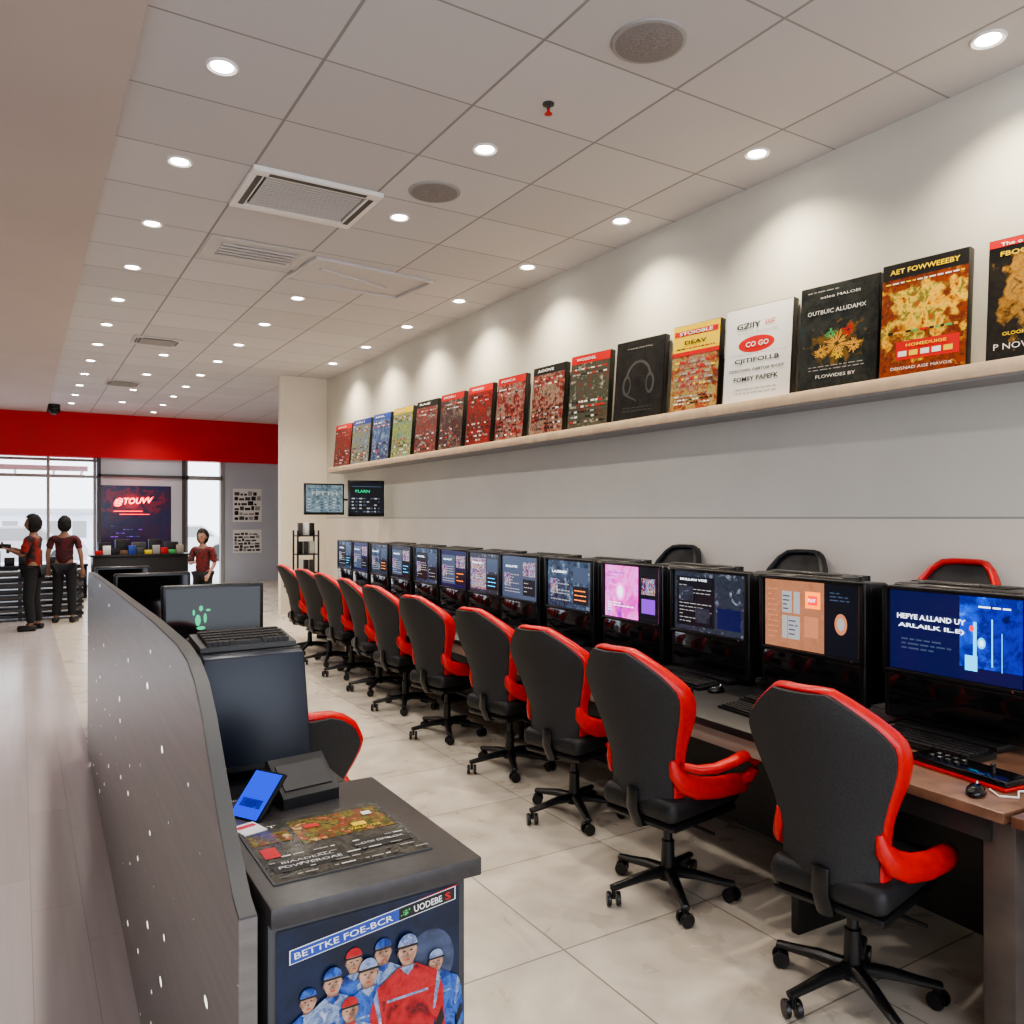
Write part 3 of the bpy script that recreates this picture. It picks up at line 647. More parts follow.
for i, y in enumerate(ys):
    x = xf(y)+.66
    t = thing('computer_screen', f'black cased computer screen with {words[i]}, {ORD[i]} from the camera', 'computer screen', (x, y, .75), RZ, 'computer screens along the desks')
    terminal_shell(t)
    if i == 0:
        sh = [('q', .56, 1, 0, 1, 1), ('q', .0, 1, .0, .16, 0), ('q', .60, .69, .12, .30, 2), ('q', .66, .685, .3, .7, 2), ('d', .65, .62, .010, .012, 3), ('d', .72, .46, .016, .022, 2), ('d', .72, .46, .008, .012, 5), ('q', .79, .80, .2, .75, 2), ('q', .86, .865, .15, .6, 2)]
        sh += rows(.1, .5, .25, .42, 3, 6, .02)+rows(.7, .95, .85, .92, 1, 5)
        sc = screen(t, ['e_navy', 'scr_b', 'e_cyan', 'e_red', 'e_blue', 'e_white', 'e_slate'], sh)
        st('HEFYE A.LLAND UY', 'e_white', sc, .34, .68, .54, .065); st('ARLAILK IL.E)', 'e_white', sc, .34, .56, .52, .065)
    elif i == 1:
        sh = [('q', .66, 1, 0, 1, 3), ('q', .2, .31, .52, .84, 1), ('q', .33, .40, .52, .84, 6), ('q', .2, .26, .14, .48, 6), ('q', .27, .40, .14, .48, 1), ('q', .46, .62, .62, .86, 2), ('q', .49, .59, .67, .8, 7), ('d', .83, .45, .035, .05, 4), ('d', .83, .45, .02, .03, 6), ('q', .45, .6, .2, .5, 4)]
        sh += rows(.21, .30, .55, .8, 4, 5, .02)+rows(.72, .94, .75, .9, 3, 5)+rows(.28, .39, .18, .44, 4, 5, .02)+rows(.04, .16, .1, .9, 10, 4, .02)
        sc = screen(t, ['scr_t', 'e_grey', 'e_org', 'e_dark', 'e_tan', 'e_slate', 'e_grey', 'e_red'], sh)
        st('PLAY', 'e_white', sc, .54, .74, .08, .05)
    elif i == 2:
        sh = [('q', .04, .6, .08, .92, 2), ('q', .64, .96, .5, .86, 4), ('q', .64, .96, .1, .44, 3)]+rows(.08, .56, .12, .8, 11, 1, .014)+[('q', .08, .3, .5, .75, 4), ('q', .33, .55, .15, .4, 4)]
        sc = screen(t, ['scr_g', 'e_grey', 'e_dark', 'e_navy', 'scr_g'], sh); st('MULLAN VOE', 'e_white', sc, .3, .87, .4, .04)
    elif i == 3:
        sh = [('q', .64, 1, 0, 1, 2), ('q', .7, .94, .5, .8, 5), ('q', .7, .94, .15, .42, 3), ('d', .3, .5, .05, .06, 4), ('d', .3, .5, .03, .04, 1)]+rows(.06, .56, .1, .3, 4, 1, .02)+rows(.08, .5, .75, .9, 2, 3)
        sc = screen(t, ['scr_p', 'e_white', 'e_dark', 'e_pur', 'e_pink', 'scr_x'], sh)
    else:
        bgc = ['scr_s', 'e_slate', 'scr_g', 'e_navy', 'scr_s', 'e_dark', 'scr_g', 'e_navy', 'scr_s'][i-4]
        mid = ['scr_s', 'scr_g', 'scr_x', 'scr_s', 'e_dark', 'scr_x', 'scr_s', 'scr_g', 'e_dark'][i-4]
        sh = [('q', .04, .58, .08, .88, 2 if i % 2 else 6), ('q', .62, .96, .55, .88, 5 if i % 2 else 2), ('q', .62, .96, .1, .48, 3)]
        sh += rows(.08, .54, .12, .6, 7, 1, .02)+rows(.66, .92, .15, .44, 3, [4, 7, 1][i % 3], .02)+[('q', .08, .26, .3, .6, 5)]
        sc = screen(t, [bgc, 'e_grey', 'e_slate', 'e_dark', 'e_cyan', 'scr_x', mid, 'e_org'], sh)
        st(['LAZIMD', 'SOUTE', 'PANAIN', 'OLAUT', 'SOEL', 'ALIO', 'DUOE', 'FOAL', 'OEIL'][i-4], 'e_white', sc, .3, .76, .35, .05)
for i in range(9):
    y = 1.95+.88*i
    t = thing('computer_screen', f'back to back black computer case on the wall side, {ORD[i]} from the camera', 'computer screen', (xf(y)+1.075, y, .75), RZ+PI, 'wall side computer screens')
    terminal_shell(t)
    screen(t, ['e_slate', 'e_white', 'e_blue'], [('q', .1, .5, .2, .8, 2), ('q', .6, .9, .2, .8, 1)])

# ------------------------------------------------------------------ keyboards and mice
def make_keyboard(label, loc, rz, body='black', group='keyboards on the computer desks', w=.44):
    t = thing('keyboard', label, 'keyboard', loc, rz, group)
    m = MB(); m.prism([(-.08, 0), (.08, 0), (.08, .026), (-.08, .014)], 'y', -w/2, w/2); m.build('case', body, t)
    m = MB()
    for r_ in range(5):
        n = 15
        for k in range(n):
            if r_ == 0 and 4 < k < 10: continue
            y = -w/2+.02+(w-.04)*(k+.5)/n; x = -.058+r_*.028
            z = .018+.012*(x+.08)/.16
            m.box(x-.011, x+.011, y-.0115*w/.44, y+.0115*w/.44, z-.004, z+.008)
        if r_ == 0: m.box(-.069, -.047, -.06*w/.44, .07*w/.44, .014, .026)
    m.build('keys', 'matt' if body != 'dgrey' else 'black', t, smooth=False)
    return t
kb = None
for i, y in enumerate(ys[:11]):
    lab = f'black keyboard on the desk below the {ORD[i]} screen from the camera'
    loc = (xf(y)+.46, y-.02, .75)
    if kb is None: kb = make_keyboard(lab, loc, RZ)
    else:
        c = copy_tree(kb); c.location = loc; c.rotation_euler = (0, 0, RZ+R(random.uniform(-4, 4))); c['label'] = lab
for i, y in enumerate(ys[1:7]):
    c = copy_tree(kb); c.location = (xf(y)+.25, y-.04, .75); c.rotation_euler = (0, 0, RZ+R(random.uniform(-5, 5))); c.scale = (.8, .9, .8)
    c['label'] = f'smaller front keyboard near the desk edge before the {ORD[i+1]} screen'; c['group'] = 'front keyboards near the desk edge'
t = thing('control_deck', 'red edged black game control deck in front of the nearest keyboard', 'game controller', (xf(1.55)+.27, 1.56, .75), RZ+R(-4))
m = MB(); m.box(-.07, .07, -.19, .19, 0, .014, .005); m.build('base', 'red', t)
m = MB(); m.box(-.066, .069, -.187, .187, .012, .034, .006); m.build('top_plate', 'gloss', t)
m = MB()
for k in range(8): m.lathe([(.011, .034), (.011, .041), (.008, .043), (0, .043)], c=(-.02+.04*(k % 2), .02+.032*(k//2), 0), n=12)
m.build('buttons', 'black', t)
m = MB(); m.lathe([(.006, .034), (.006, .055), (.009, .058), (.009, .064), (0, .068)], c=(0, -.1, 0), n=12); m.build('joystick', 'black', t)
def mouse(label, loc, rz):
    t = thing('computer_mouse', label, 'mouse', loc, rz, 'mice on the computer desks')
    m = MB(); m.sph((0, 0, .006), (.055, .031, .028))
    for v in m.bm.verts: v.co.z = max(v.co.z, 0)
    m.build('shell', 'gloss', t)
    m = MB(); m.lathe([(.007, -.003), (.009, 0), (.007, .003)], n=10, Mx=Matrix.Translation((.03, 0, .029)) @ Matrix.Rotation(PI/2, 4, 'X')); m.build('wheel', 'chrome', t)
    return t
mouse('black mouse at the front corner of the brown desk', (xf(1.4)+.10, 1.43, .75), R(20))
for i in (1, 2, 3, 4, 5): mouse(f'black mouse beside the keyboard of the {ORD[i]} screen', (xf(ys[i])+.42, ys[i]-.3, .75), RZ)
o = MB(); o.sweep([(2.95, 1.36, .756), (2.85, 1.33, .756), (2.78, 1.36, .756), (2.72, 1.33, .756), (2.68, 1.37, .756), (2.72, 1.42, .757)], .003)
tag(o.build('cable', 'white'), 'thin white cable curled on the brown desk beside the mouse', 'cable')

# ------------------------------------------------------------------ wall televisions
def tv(x0, x1, y, z0, z1, label, bg, txt, rz=PI/2):
    cx = (x0+x1)/2; w = x1-x0; h = z1-z0
    t = thing('television', label, 'television', (cx, y, z0), rz, 'televisions at the far end of the wall')
    m = MB(); m.box(.0, .05, -w/2, w/2, 0, h, .008); m.build('frame', 'black', t)
    m = MB(); m.quad(-w/2+.025, w/2-.025, .04, h-.025, .001, 0)
    for r_ in range(5):
        for k in range(8):
            if random.random() < .7: m.quad(-w*.42+.105*w*k, -w*.42+.105*w*k+random.uniform(.04, .09)*w, h*(.12+.09*r_), h*(.155+.09*r_), .002, 1+(k % 2))
    m.quad(-w*.42, w*.42, h*.82, h*.84, .002, 2)
    sc = m.build('screen', [bg, 'e_grey', 'e_slate'], t, smooth=False)
    if txt == 'FFTTH': text(txt, 'e_grey', sc, 0, h*.68, w*.65, h*.12, .004)
    else: text(txt, 'e_grn', sc, -w*.12, h*.70, w*.4, h*.08, .004)
    m = MB(); dx = W-cx
    m.box(.05, .08, -.1, .1, h*.35, h*.65, .004); m.sweep([(.07, 0, h*.5), (.16, 0, h*.5), (.16, -dx+.03, h*.5)], .018); m.build('bracket', 'dgrey', t)
M['scr_pale'] = cover_mat('screen_pale_noise', [(.05, .08, .10), (.12, .18, .2), (.2, .27, .3), (.1, .14, .17)], 8, .6, emit=1.2)
tv(3.74, 4.38, 12.2, 1.70, 2.19, 'pale screened television on a wall arm beside the pier', 'scr_pale', 'FFTTH')
tv(3.98, 4.52, 10.9, 1.67, 2.19, 'dark screened television with green lettering on the wall', 'e_dark', 'PLARN')
t = thing('magazine_rack', 'small dark rack of white and dark items beyond the farthest screens', 'rack', (3.98, 12.9, 0))
m = MB()
for x in (-.17, .17):
    for y in (-.12, .12): m.box(x-.012, x+.012, y-.012, y+.012, 0, 1.45)
m.build('frame', 'black', t)
for k in range(5):
    m = MB(); m.box(-.17, .17, -.12, .12, .15+.3*k, .17+.3*k); m.build('rack_shelf', 'black', t)
for k in range(3):
    for q in range(3):
        m = MB(); m.box(-.035, .035, -.04, .04, 0, .2, .005); o = m.build('packet', ['paper', 'tblk', 'dgrey'][(k+q) % 3]); o.location = (3.885+.095*q, 12.9, .77+.3*k if k < 2 else 1.37)
        tag(o, ['white', 'black', 'dark grey'][(k+q) % 3]+f' packet on the {["lower", "middle", "upper"][k]} level of the small dark rack, {["left", "centre", "right"][q]}', 'packet', 'packets on the small dark rack')

# ------------------------------------------------------------------ partition and counter
pm = mat('partition_laminate_glints', (.12, .11, .105), .28); nt = pm.node_tree; b = nt.nodes['Principled BSDF']
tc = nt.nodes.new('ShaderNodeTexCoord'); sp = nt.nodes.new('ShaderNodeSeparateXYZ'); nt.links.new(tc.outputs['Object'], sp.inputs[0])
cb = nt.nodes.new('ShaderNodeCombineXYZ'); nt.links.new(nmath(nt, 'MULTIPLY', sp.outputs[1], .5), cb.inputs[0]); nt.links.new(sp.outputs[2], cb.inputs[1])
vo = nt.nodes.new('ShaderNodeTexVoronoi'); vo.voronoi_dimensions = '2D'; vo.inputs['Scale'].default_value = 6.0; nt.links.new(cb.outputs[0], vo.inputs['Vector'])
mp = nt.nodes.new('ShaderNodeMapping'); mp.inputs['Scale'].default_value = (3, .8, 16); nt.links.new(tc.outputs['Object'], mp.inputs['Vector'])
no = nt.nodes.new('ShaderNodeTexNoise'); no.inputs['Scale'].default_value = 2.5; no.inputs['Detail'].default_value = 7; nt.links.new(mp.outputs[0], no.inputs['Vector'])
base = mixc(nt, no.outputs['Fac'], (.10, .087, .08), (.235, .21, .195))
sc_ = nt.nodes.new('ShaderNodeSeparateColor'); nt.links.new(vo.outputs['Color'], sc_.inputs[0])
glint_rad = nmath(nt, 'ADD', nmath(nt, 'MULTIPLY', nmath(nt, 'MAXIMUM', nmath(nt, 'SUBTRACT', sc_.outputs[0], .4), 0.0), .10), .012)
glint = nmath(nt, 'DIVIDE', nmath(nt, 'SUBTRACT', glint_rad, vo.outputs['Distance']), .014); glint.node.use_clamp = True
nt.links.new(mixc(nt, glint, base, (.9, .88, .85)), b.inputs['Base Color']); nt.links.new(mixc(nt, glint, (0, 0, 0), (1, .95, .88)), b.inputs['Emission Color']); b.inputs['Emission Strength'].default_value = 1.6  # reflections of lights painted as pale dots that also emit
t = thing('partition', 'long grey partition panel with painted light glints and a swooping near end', 'partition', (.305, 1.35, 0), -math.atan(.02))
prof = [(0, 0), (0, .99), (.05, 1.005), (.12, 1.05), (.2, 1.11), (.28, 1.18), (.36, 1.25), (.44, 1.30), (.54, 1.33), (.7, 1.345), (1.2, 1.345), (2.5, 1.325), (4.4, 1.29), (4.85, 1.275), (4.96, 1.26), (5.02, 1.2), (5.02, 0)]
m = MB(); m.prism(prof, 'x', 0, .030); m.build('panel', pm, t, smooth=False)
up_ = [(y, z) for y, z in prof[1:-1]]
m = MB(); m.prism(up_+[(y, z+.004) for y, z in up_[::-1]], 'x', .001, .029); m.build('edge_strip', 'dgrey', t)

t = thing('counter', 'charcoal counter with a sports poster front at the near end of the partition', 'counter', (.54, 1.35, 0))
m = MB(); m.box(-.185, .19, .012, .52, .0, .965, .002); m.build('cabinet', 'cbody', t)
m = MB(); m.box(-.186, .215, -.012, .55, .965, 1.0, .003); m.build('countertop', 'ctop', t)
t = thing('poster', 'navy poster with team players and a lettered banner on the counter front', 'poster', (.54, 1.358, 0), PI/2)
pb = cover_mat('poster_art', [(.003, .005, .016), (.004, .009, .028), (.008, .018, .055), (.004, .006, .016)], 4, 1, cell=.05)
skinp = cover_mat('printed_skin', [(.14, .07, .045), (.40, .23, .15), (.55, .35, .24)], 45, .5, cell=.1)
jw = cover_mat('printed_white_jersey', [(.05, .08, .18), (.30, .38, .52), (.08, .13, .30), (.55, .58, .65)], 22, 1, cell=.1)
jb = cover_mat('printed_blue_jersey', [(.003, .01, .06), (.01, .05, .26), (.06, .16, .5), (.005, .02, .12)], 22, 1, cell=.1)
jr = cover_mat('printed_red_jersey', [(.08, .005, .01), (.4, .012, .015), (.5, .03, .03), (.12, .01, .01)], 22, 1, cell=.1)
moon = mat('printed_moon', (.05, .065, .12), .5, noise=.5, nscale=30)
m = MB(); m.quad(-.172, .176, .1, .95, .0, 0)
m.disc(.115, .82, .05, .06, .0006, 5)
def sl(a): return .9135+.109*(a+.035)
for hw_, dd, mi in ((.0125, .0008, 1), (.0110, .0011, 2)):
    e_ = .0022 if mi == 2 else 0
    m.poly([(-.150+e_, sl(-.15)-hw_), (.168-e_, sl(.168)-hw_), (.168-e_, sl(.168)+hw_), (-.150+e_, sl(-.15)+hw_)], dd, mi)
m.poly([(.052, sl(.052)-.011), (.1655, sl(.1655)-.011), (.1655, sl(.1655)+.011), (.052, sl(.052)+.011)], .0013, 7)
brown = mat('printed_shadow', (.2, .1, .07), .5)
def player(a, zt, s, jer, acc, hel, k):
    d = .0016+.0010*k
    body = [(-.042, -.45), (.042, -.45), (.044, -.13), (.052, -.18), (.064, -.16), (.060, -.09), (.05, -.062), (.03, -.05), (.014, -.040), (-.014, -.040), (-.03, -.05), (-.05, -.062), (-.060, -.09), (-.064, -.16), (-.052, -.18), (-.044, -.13)]
    m.poly([(a+x*s, zt+z*s) for x, z in body], d, jer)
    m.poly([(a-.009*s, zt-.05*s), (a-.011*s, zt-.02*s), (a+.011*s, zt-.02*s), (a+.009*s, zt-.05*s)], d+.0001, 11)
    m.disc(a, zt-.018*s, .0150*s, .0215*s, d+.0002, 6, 18)
    m.poly([(a+.0160*s*math.cos(q), zt-.009*s+.0165*s*math.sin(q)) for q in [PI*i/12 for i in range(13)]], d+.0004, hel)       # cap dome
    tl = 1 if k % 2 else -1
    m.poly([(a-.0165*s, zt-.0095*s), (a+.0165*s, zt-.0095*s), (a+(.0165+.006*(tl > 0))*s, zt-.0130*s), (a-(.0165+.006*(tl < 0))*s, zt-.0130*s)], d+.0005, 7)   # brim
    for sg in (-1, 1):
        m.disc(a+sg*.0058*s, zt-.0180*s, .0026*s, .0012*s, d+.0005, 7, 8); m.disc(a+sg*.0152*s, zt-.020*s, .0022*s, .0045*s, d+.0001, 11, 8)
    m.poly([(a-.0005*s, zt-.019*s), (a+.002*s, zt-.0262*s), (a-.0025*s, zt-.0262*s)], d+.0005, 11); m.disc(a, zt-.0315*s, .0045*s, .0010*s, d+.0005, 3, 8)
    m.poly([(a-.013*s, zt-.041*s), (a+.013*s, zt-.041*s), (a, zt-.055*s)], d+.0004, acc)
    for sg in (-1, 1):
        m.poly([(a+sg*.050*s, zt-.062*s), (a+sg*.056*s, zt-.075*s), (a+sg*.046*s, zt-.12*s), (a+sg*.042*s, zt-.12*s)], d+.0004, acc)
        m.poly([(a+sg*.058*s, zt-.12*s), (a+sg*.062*s, zt-.14*s), (a+sg*.050*s, zt-.165*s), (a+sg*.046*s, zt-.145*s)], d+.0004, 7)
    m.quad(a-.034*s, a+.034*s, zt-.088*s, zt-.084*s, d+.0004, acc)
for k, (a, zt, s, j, n_, h_) in enumerate([(-.035, .880, .95, 9, 8, 10), (.02, .882, 1.0, 8, 9, 9), (-.118, .835, .9, 9, 8, 9), (.125, .835, .9, 9, 8, 8), (-.075, .858, 1.05, 8, 9, 9), (-.01, .856, 1.1, 9, 8, 8), (.066, .878, 1.2, 10, 8, 8), (-.045, .80, .95, 8, 10, 10)]):
    player(a, zt, s, j, n_, h_, k)
pr = m.build('print', [pb, 'paper', 'tblu', 'tred', 'tyel', moon, skinp, 'tblk', jw, jb, jr, brown], t, smooth=False)
text('BETTKE FOE-BCR', 'paper', pr, -.051, sl(-.051), .182, .0115, .002, .01, rot=math.atan(.109))
text(".$'", 'tgrn', pr, .064, sl(.064), .020, .011, .0022, .03, rot=math.atan(.107))
text('UODEBE', 'paper', pr, .110, sl(.110), .058, .0125, .0024, .02, rot=math.atan(.107))
text('S', 'tred', pr, .151, sl(.151), .012, .014, .0024, .03, rot=math.atan(.107))
m = MB(); m.poly([(.09, sl(.09)+.0125), (.172, sl(.172)+.0125), (.172, sl(.172)+.0145), (.09, sl(.09)+.0135)], .001); m.build('red_stripe', 'tred', t)

t = thing('game_mat', 'glossy printed mat with game pictures lying on the counter', 'mat', (.535, 1.57, 1.0))
m = MB(); m.box(-.155, .155, -.15, .15, 0, .003); m.build('sheet', 'dgrey', t)
m = MB()
leaf = cover_mat('mat_art', [(.02, .02, .02), (.045, .045, .042), (.09, .085, .07), (.03, .03, .033), (.15, .13, .11)], 10, 1, rough=.15, cell=.2)
photo = cover_mat('mat_photo_art', [(.02, .03, .02), (.3, .2, .03), (.05, .09, .02), (.35, .04, .02), (.6, .5, .2)], 20, .8, rough=.15, cell=.3)
m.quad(-.15, .15, -.145, .145, 0, 0)
k = 0
for (a0, a1, b0, b1, q) in [(-.055, .14, .0, .125, 5), (-.145, -.065, .03, .085, 5), (-.14, .0, -.11, -.06, 4), (-.14, -.11, -.04, .01, 2), (.03, .14, -.09, -.04, 4), (.06, .09, .03, .05, 1), (-.03, .0, .07, .09, 2), (.1, .12, .08, .1, 6)]:
    m.quad(a0, a1, b0, b1, .0006+.0002*k, q); k += 1
for r_ in range(5):
    a_ = -.14
    while a_ < .13:
        ww = random.uniform(.006, .03)
        if random.random() < .6: m.quad(a_, a_+ww, -.135+.022*r_, -.131+.022*r_, .0026, random.choice([8, 8, 8, 6, 7]))
        a_ += ww+.005
art = m.build('artwork', [leaf, 'tyel', 'tred', 'tgrn', 'tblk', photo, 'paper', 'dgrey', 'grey'], t, smooth=False)
FL = Matrix(((0, -1, 0, 0), (0, 0, 1, 0), (-1, 0, 0, .0035), (0, 0, 0, 1)))
art.data.transform(FL)
for s, mm, a, b_, w, h in (('POWVEROAE', 'paper', -.07, -.095, .12, .011), ('BIAADEALL', 'paper', -.07, -.075, .10, .009), ('VALICOX', 'tyel', .08, .015, .07, .011), ('SET', 'paper', -.105, .112, .05, .012), ('OOI DMILOX', 'paper', .085, -.065, .09, .009)):
    o = text(s, mm, art, a, b_, w, h, .003, 0); o.data.transform(FL)
t = thing('tablet', 'small tablet with a glowing blue screen leaning beside the partition', 'tablet', (.405, 1.77, 1.0), R(30))
LT = Matrix.Rotation(R(46), 4, 'Y')
m = MB(); m.box(.001, .010, -.045, .045, 0, .12, .003, Mx=LT); m.build('case', 'black', t)
m = MB(); m.quad(-.040, .040, .006, .114, .0005, 0); m.quad(-.03, .03, .03, .05, .001, 1); s_ = m.build('screen', ['e_blue', 'scr_b'], t, smooth=False); s_.data.transform(LT)
m = MB(); m.prism([(.03, 0), (.065, 0), (.078, .062)], 'y', -.02, .02); m.build('stand', 'black', t)
t = thing('card_reader', 'dark wedge shaped terminal stand behind the glowing tablet', 'card reader', (.565, 1.835, 1.0), R(8))
m = MB(); m.prism([(-.05, 0), (.055, 0), (.055, .085), (.04, .09), (-.05, .025)], 'x', -.075, .06); m.build('body', 'black', t)
m = MB(); m.box(-.065, .05, -.035, .035, -.002, .002, Mx=Matrix.Translation((0, -.007, .0575)) @ Matrix.Rotation(R(36), 4, 'X')); m.build('face_plate', 'matt', t)
t = thing('leaflet', 'small white and red leaflet next to the printed mat', 'leaflet', (.40, 1.70, 1.0035), R(15))
m = MB(); m.box(-.02, .03, -.03, .03, 0, .002); m.build('page', 'paper', t)
m = MB(); m.box(-.015, .025, .005, .02, .002, .0025); m.build('red_block', 'tred', t)

t = thing('pedestal_cabinet', 'black pedestal cabinet behind the counter carrying the computer tower', 'cabinet', (.62, 2.42, 0))
m = MB(); m.box(-.18, .18, -.15, .34, 0, .85, .006); m.build('body', 'matt', t)
m = MB(); m.box(-.19, .20, -.17, .35, .85, .88, .012, seg=3); m.build('top', 'black', t)
t = thing('computer_tower', 'bulky dark navy computer tower with sloping top standing behind the counter', 'computer tower', (.605, 2.42, .88))
def taper(m, y0=0):
    for v in m.bm.verts:
        k = (v.co.z-.02)/.345
        v.co.x *= 1-.08*k; v.co.y += .04*k*(1-max(v.co.y, 0)/.34)
        if v.co.z > .2: v.co.z += .03*(max(v.co.y, 0)/.34)-.012
m = MB(); m.box(-.162, .162, 0, .34, .02, .365, .006, seg=2); taper(m); m.build('case', 'navy', t)
m = MB(); m.box(-.166, .166, .05, .09, .015, .368, .006, seg=2); m.box(-.166, .166, .27, .31, .015, .368, .006, seg=2); taper(m); m.build('side_rib', 'black', t)
m = MB(); m.box(-.145, .145, -.003, .004, .028, .04); m.build('lower_vent', 'black', t)
m = MB()
for x in (-.12, .12):
    for y in (.04, .30): m.box(x-.02, x+.02, y-.02, y+.02, 0, .025)
m.build('feet', 'black', t)
kt = make_keyboard('grey keyboard lying on the sloping top of the navy computer tower', (.60, 2.60, 1.252), R(92), 'dgrey', 'loose keyboards by the partition', .29)
kt.rotation_euler = (0, R(-4), R(92))

t = thing('computer_desk', 'black desk along the inner side of the partition', 'desk', (.78, 5.5, 0))
m = MB(); m.box(-.3, .42, -1.5, 1.7, .73, .76, .004); m.build('tabletop', 'matt', t)
for y in (-1.45, 0, 1.65):
    m = MB(); m.box(-.28, .38, y-.015, y+.015, 0, .73); m.build('side_panel', 'matt', t)
def monitor(x0, x1, y, zt, label, on):
    cx = (x0+x1)/2; w = x1-x0; h = .31; zb = zt-h-.76
    t = thing('monitor', label, 'monitor', (cx, y, .76), PI/2, 'monitors behind the partition')
    m = MB(); m.box(0, .045, -w/2, w/2, zb, zb+h, .012, seg=3); m.box(.04, .08, -w/3, w/3, zb+.05, zb+h-.04, .02); m.build('frame', 'black', t)
    m = MB(); m.quad(-w/2+.02, w/2-.02, zb+.02, zb+h-.02, .001, 0)
    if on:
        for (a, b_, ra, rb) in ((-.065, .21, .010, .015), (-.08, .15, .014, .03), (-.045, .16, .008, .026), (-.065, .11, .022, .010), (-.1, .19, .006, .016), (-.03, .2, .012, .006)):
            m.disc(a, zb+b_-.02, ra, rb, .002+.0003*ra*100, 1, 9)
    m.build('screen', ['gloss', 'e_grn'], t, smooth=False)
    m = MB(); m.box(.03, .06, -.03, .03, .01, zb+.06, .005); m.build('neck', 'black', t)
    m = MB(); m.box(-.06, .14, -.13, .13, 0, .014, .006); m.build('foot', 'black', t)
monitor(.60, 1.10, 4.3, 1.31, 'nearest black monitor behind the partition with a green shape on screen', True)
monitor(.50, .95, 5.55, 1.30, 'middle dark monitor behind the partition', False)
monitor(.48, .86, 6.75, 1.28, 'farthest dark monitor behind the partition end', False)

# ------------------------------------------------------------------ far end of the room
t = thing('poster', 'dark blue poster with a glowing red sign above the far counter', 'poster', (2.42, 20.99, 0), PI/2)
pb2 = cover_mat('far_poster_neon_glow', [(.004, .005, .025), (.008, .008, .05), (.03, .006, .03), (.004, .004, .025)], 2, 1, emit=1, cell=.05, fig=([(.1, .004, .02), (.16, .006, .03), (.12, .004, .02)], .12, 2.05, .6, .3))  # red patch paints neon glow around the sign; the sheet itself emits
m = MB(); m.quad(-.82, .72, .7, 2.42, .0, 0)
for sh in rows(0, 1, 0, 1, 6, 1, .03): m.quad(-.6+1.1*sh[1], -.6+1.1*sh[2], 1.0+.5*sh[3], 1.0+.5*sh[4], .002, random.choice([1, 2, 3]))
m.build('print', [pb2, 'e_pur', 'e_slate', 'e_dark'], t, smooth=False)
t = thing('neon_sign', 'glowing red neon lettering on the dark blue far poster', 'sign', (2.30, 20.97, 0), PI/2)
text('@TOUVV', 'e_neonc', t, 0, 2.04, .78, .17, .03, -.015, rot=.05, shear=.3); text('@TOUVV', 'e_neon', t, 0, 2.04, .84, .22, .02, .015, rot=.05, shear=.3, name='outline_lettering')
m = MB(); m.quad(-.42, .2, 1.80, 1.82, .01); m.quad(-.3, .35, 1.73, 1.745, .01); m.build('underline', 'e_neon', t)
l = bpy.data.lights.new('neon_glow', 'POINT'); l.energy = 14; l.color = (1, .05, .04); l.shadow_soft_size = .2
o = bpy.data.objects.new('neon_glow', l); C.objects.link(o); o.parent = t; o.location = (-.3, 0, 2.04)
for i, (z0, z1) in enumerate(((1.55, 2.4), (.75, 1.35))):
    t = thing('poster', ['tall', 'short'][i]+' white poster with black pictures on the grey far wall', 'poster', (4.98, 21.09, 0), PI/2, 'posters on the grey far wall')
    m = MB(); m.quad(-.36, .36, z0, z1, 0, 0)
    for r_ in range(6):
        a = -.32
        while a < .24:
            ww = random.uniform(.05, .14); bz = z0+.05+(z1-z0-.1)*r_/6
            m.quad(a, a+ww, bz, bz+(z1-z0)*random.uniform(.05, .13), .002, random.choice([1, 1, 2, 3])); a += ww+.025
    m.build('print', ['paper', 'tblk', 'dgrey', 'grey'], t, smooth=False)
t = thing('display_counter', 'low dark display counter in front of the far blue poster', 'counter', (2.1, 18.4, 0))
m = MB(); m.box(-.85, .95, -.3, .3, 0, .86, .01); m.build('body', 'matt', t)
m = MB(); m.box(-.9, 1.0, -.33, .33, .86, .9, .005); m.build('top', 'black', t)
cols = [('red', 'tred'), ('white', 'paper'), ('black', 'tblk'), ('orange brown', 'wood'), ('dark blue', 'tblu'), ('charcoal', 'dgrey'), ('yellow', 'tyel'), ('grey', 'grey'), ('dark red', 'red'), ('green', 'tgrn'), ('cream', 'cream')]
for k, (cn, cm_) in enumerate(cols):
    m = MB(); m.box(-.07, .07, -.05, .05, 0, .08+.05*((k*2) % 3), .004); o = m.build('product_box', cm_)
    o.location = (1.36+.155*k, 18.3, .9); tag(o, f'small {cn} product box standing on the far dark display counter', 'box', 'product boxes on the far counter')
for k in range(5):
    m = MB(); m.box(-.13, .13, -.06, .06, 0, .24+.06*(k % 2), .01); o = m.build('case', ['tblk', 'matt', 'dgrey', 'tblk', 'matt'][k]); o.location = (1.5+.32*k, 18.55, .9)
    tag(o, f'tall dark case at the back of the far display counter, {["first", "second", "third", "fourth", "fifth"][k]} from the left', 'case', 'dark cases on the far display counter')
t = thing('display_counter', 'long black goods cabinet at the left in front of the shop window', 'counter', (.2, 18.9, 0))
m = MB(); m.box(-1.6, .98, -.25, .25, 0, .66, .01); m.build('body', 'matt', t)
m = MB(); m.box(-1.65, 1.0, -.28, .28, .66, .70, .005); m.build('top', 'black', t)
for k in range(8):
    m = MB(); m.box(-.09, .09, -.08, .08, 0, .16+.07*(k % 3), .01); o = m.build('case', ['tblk', 'dgrey', 'matt', 'tblk'][k % 4])
    o.location = (-.9+.24*k, 18.9, .70); tag(o, f'dark goods case on the black window cabinet, {ORD[7-k]} from the blue poster side', 'case', 'dark cases on the window cabinet')
t = thing('slatted_rack', 'low black slatted rack behind the two standing people', 'rack', (.0, 15.2, 0))
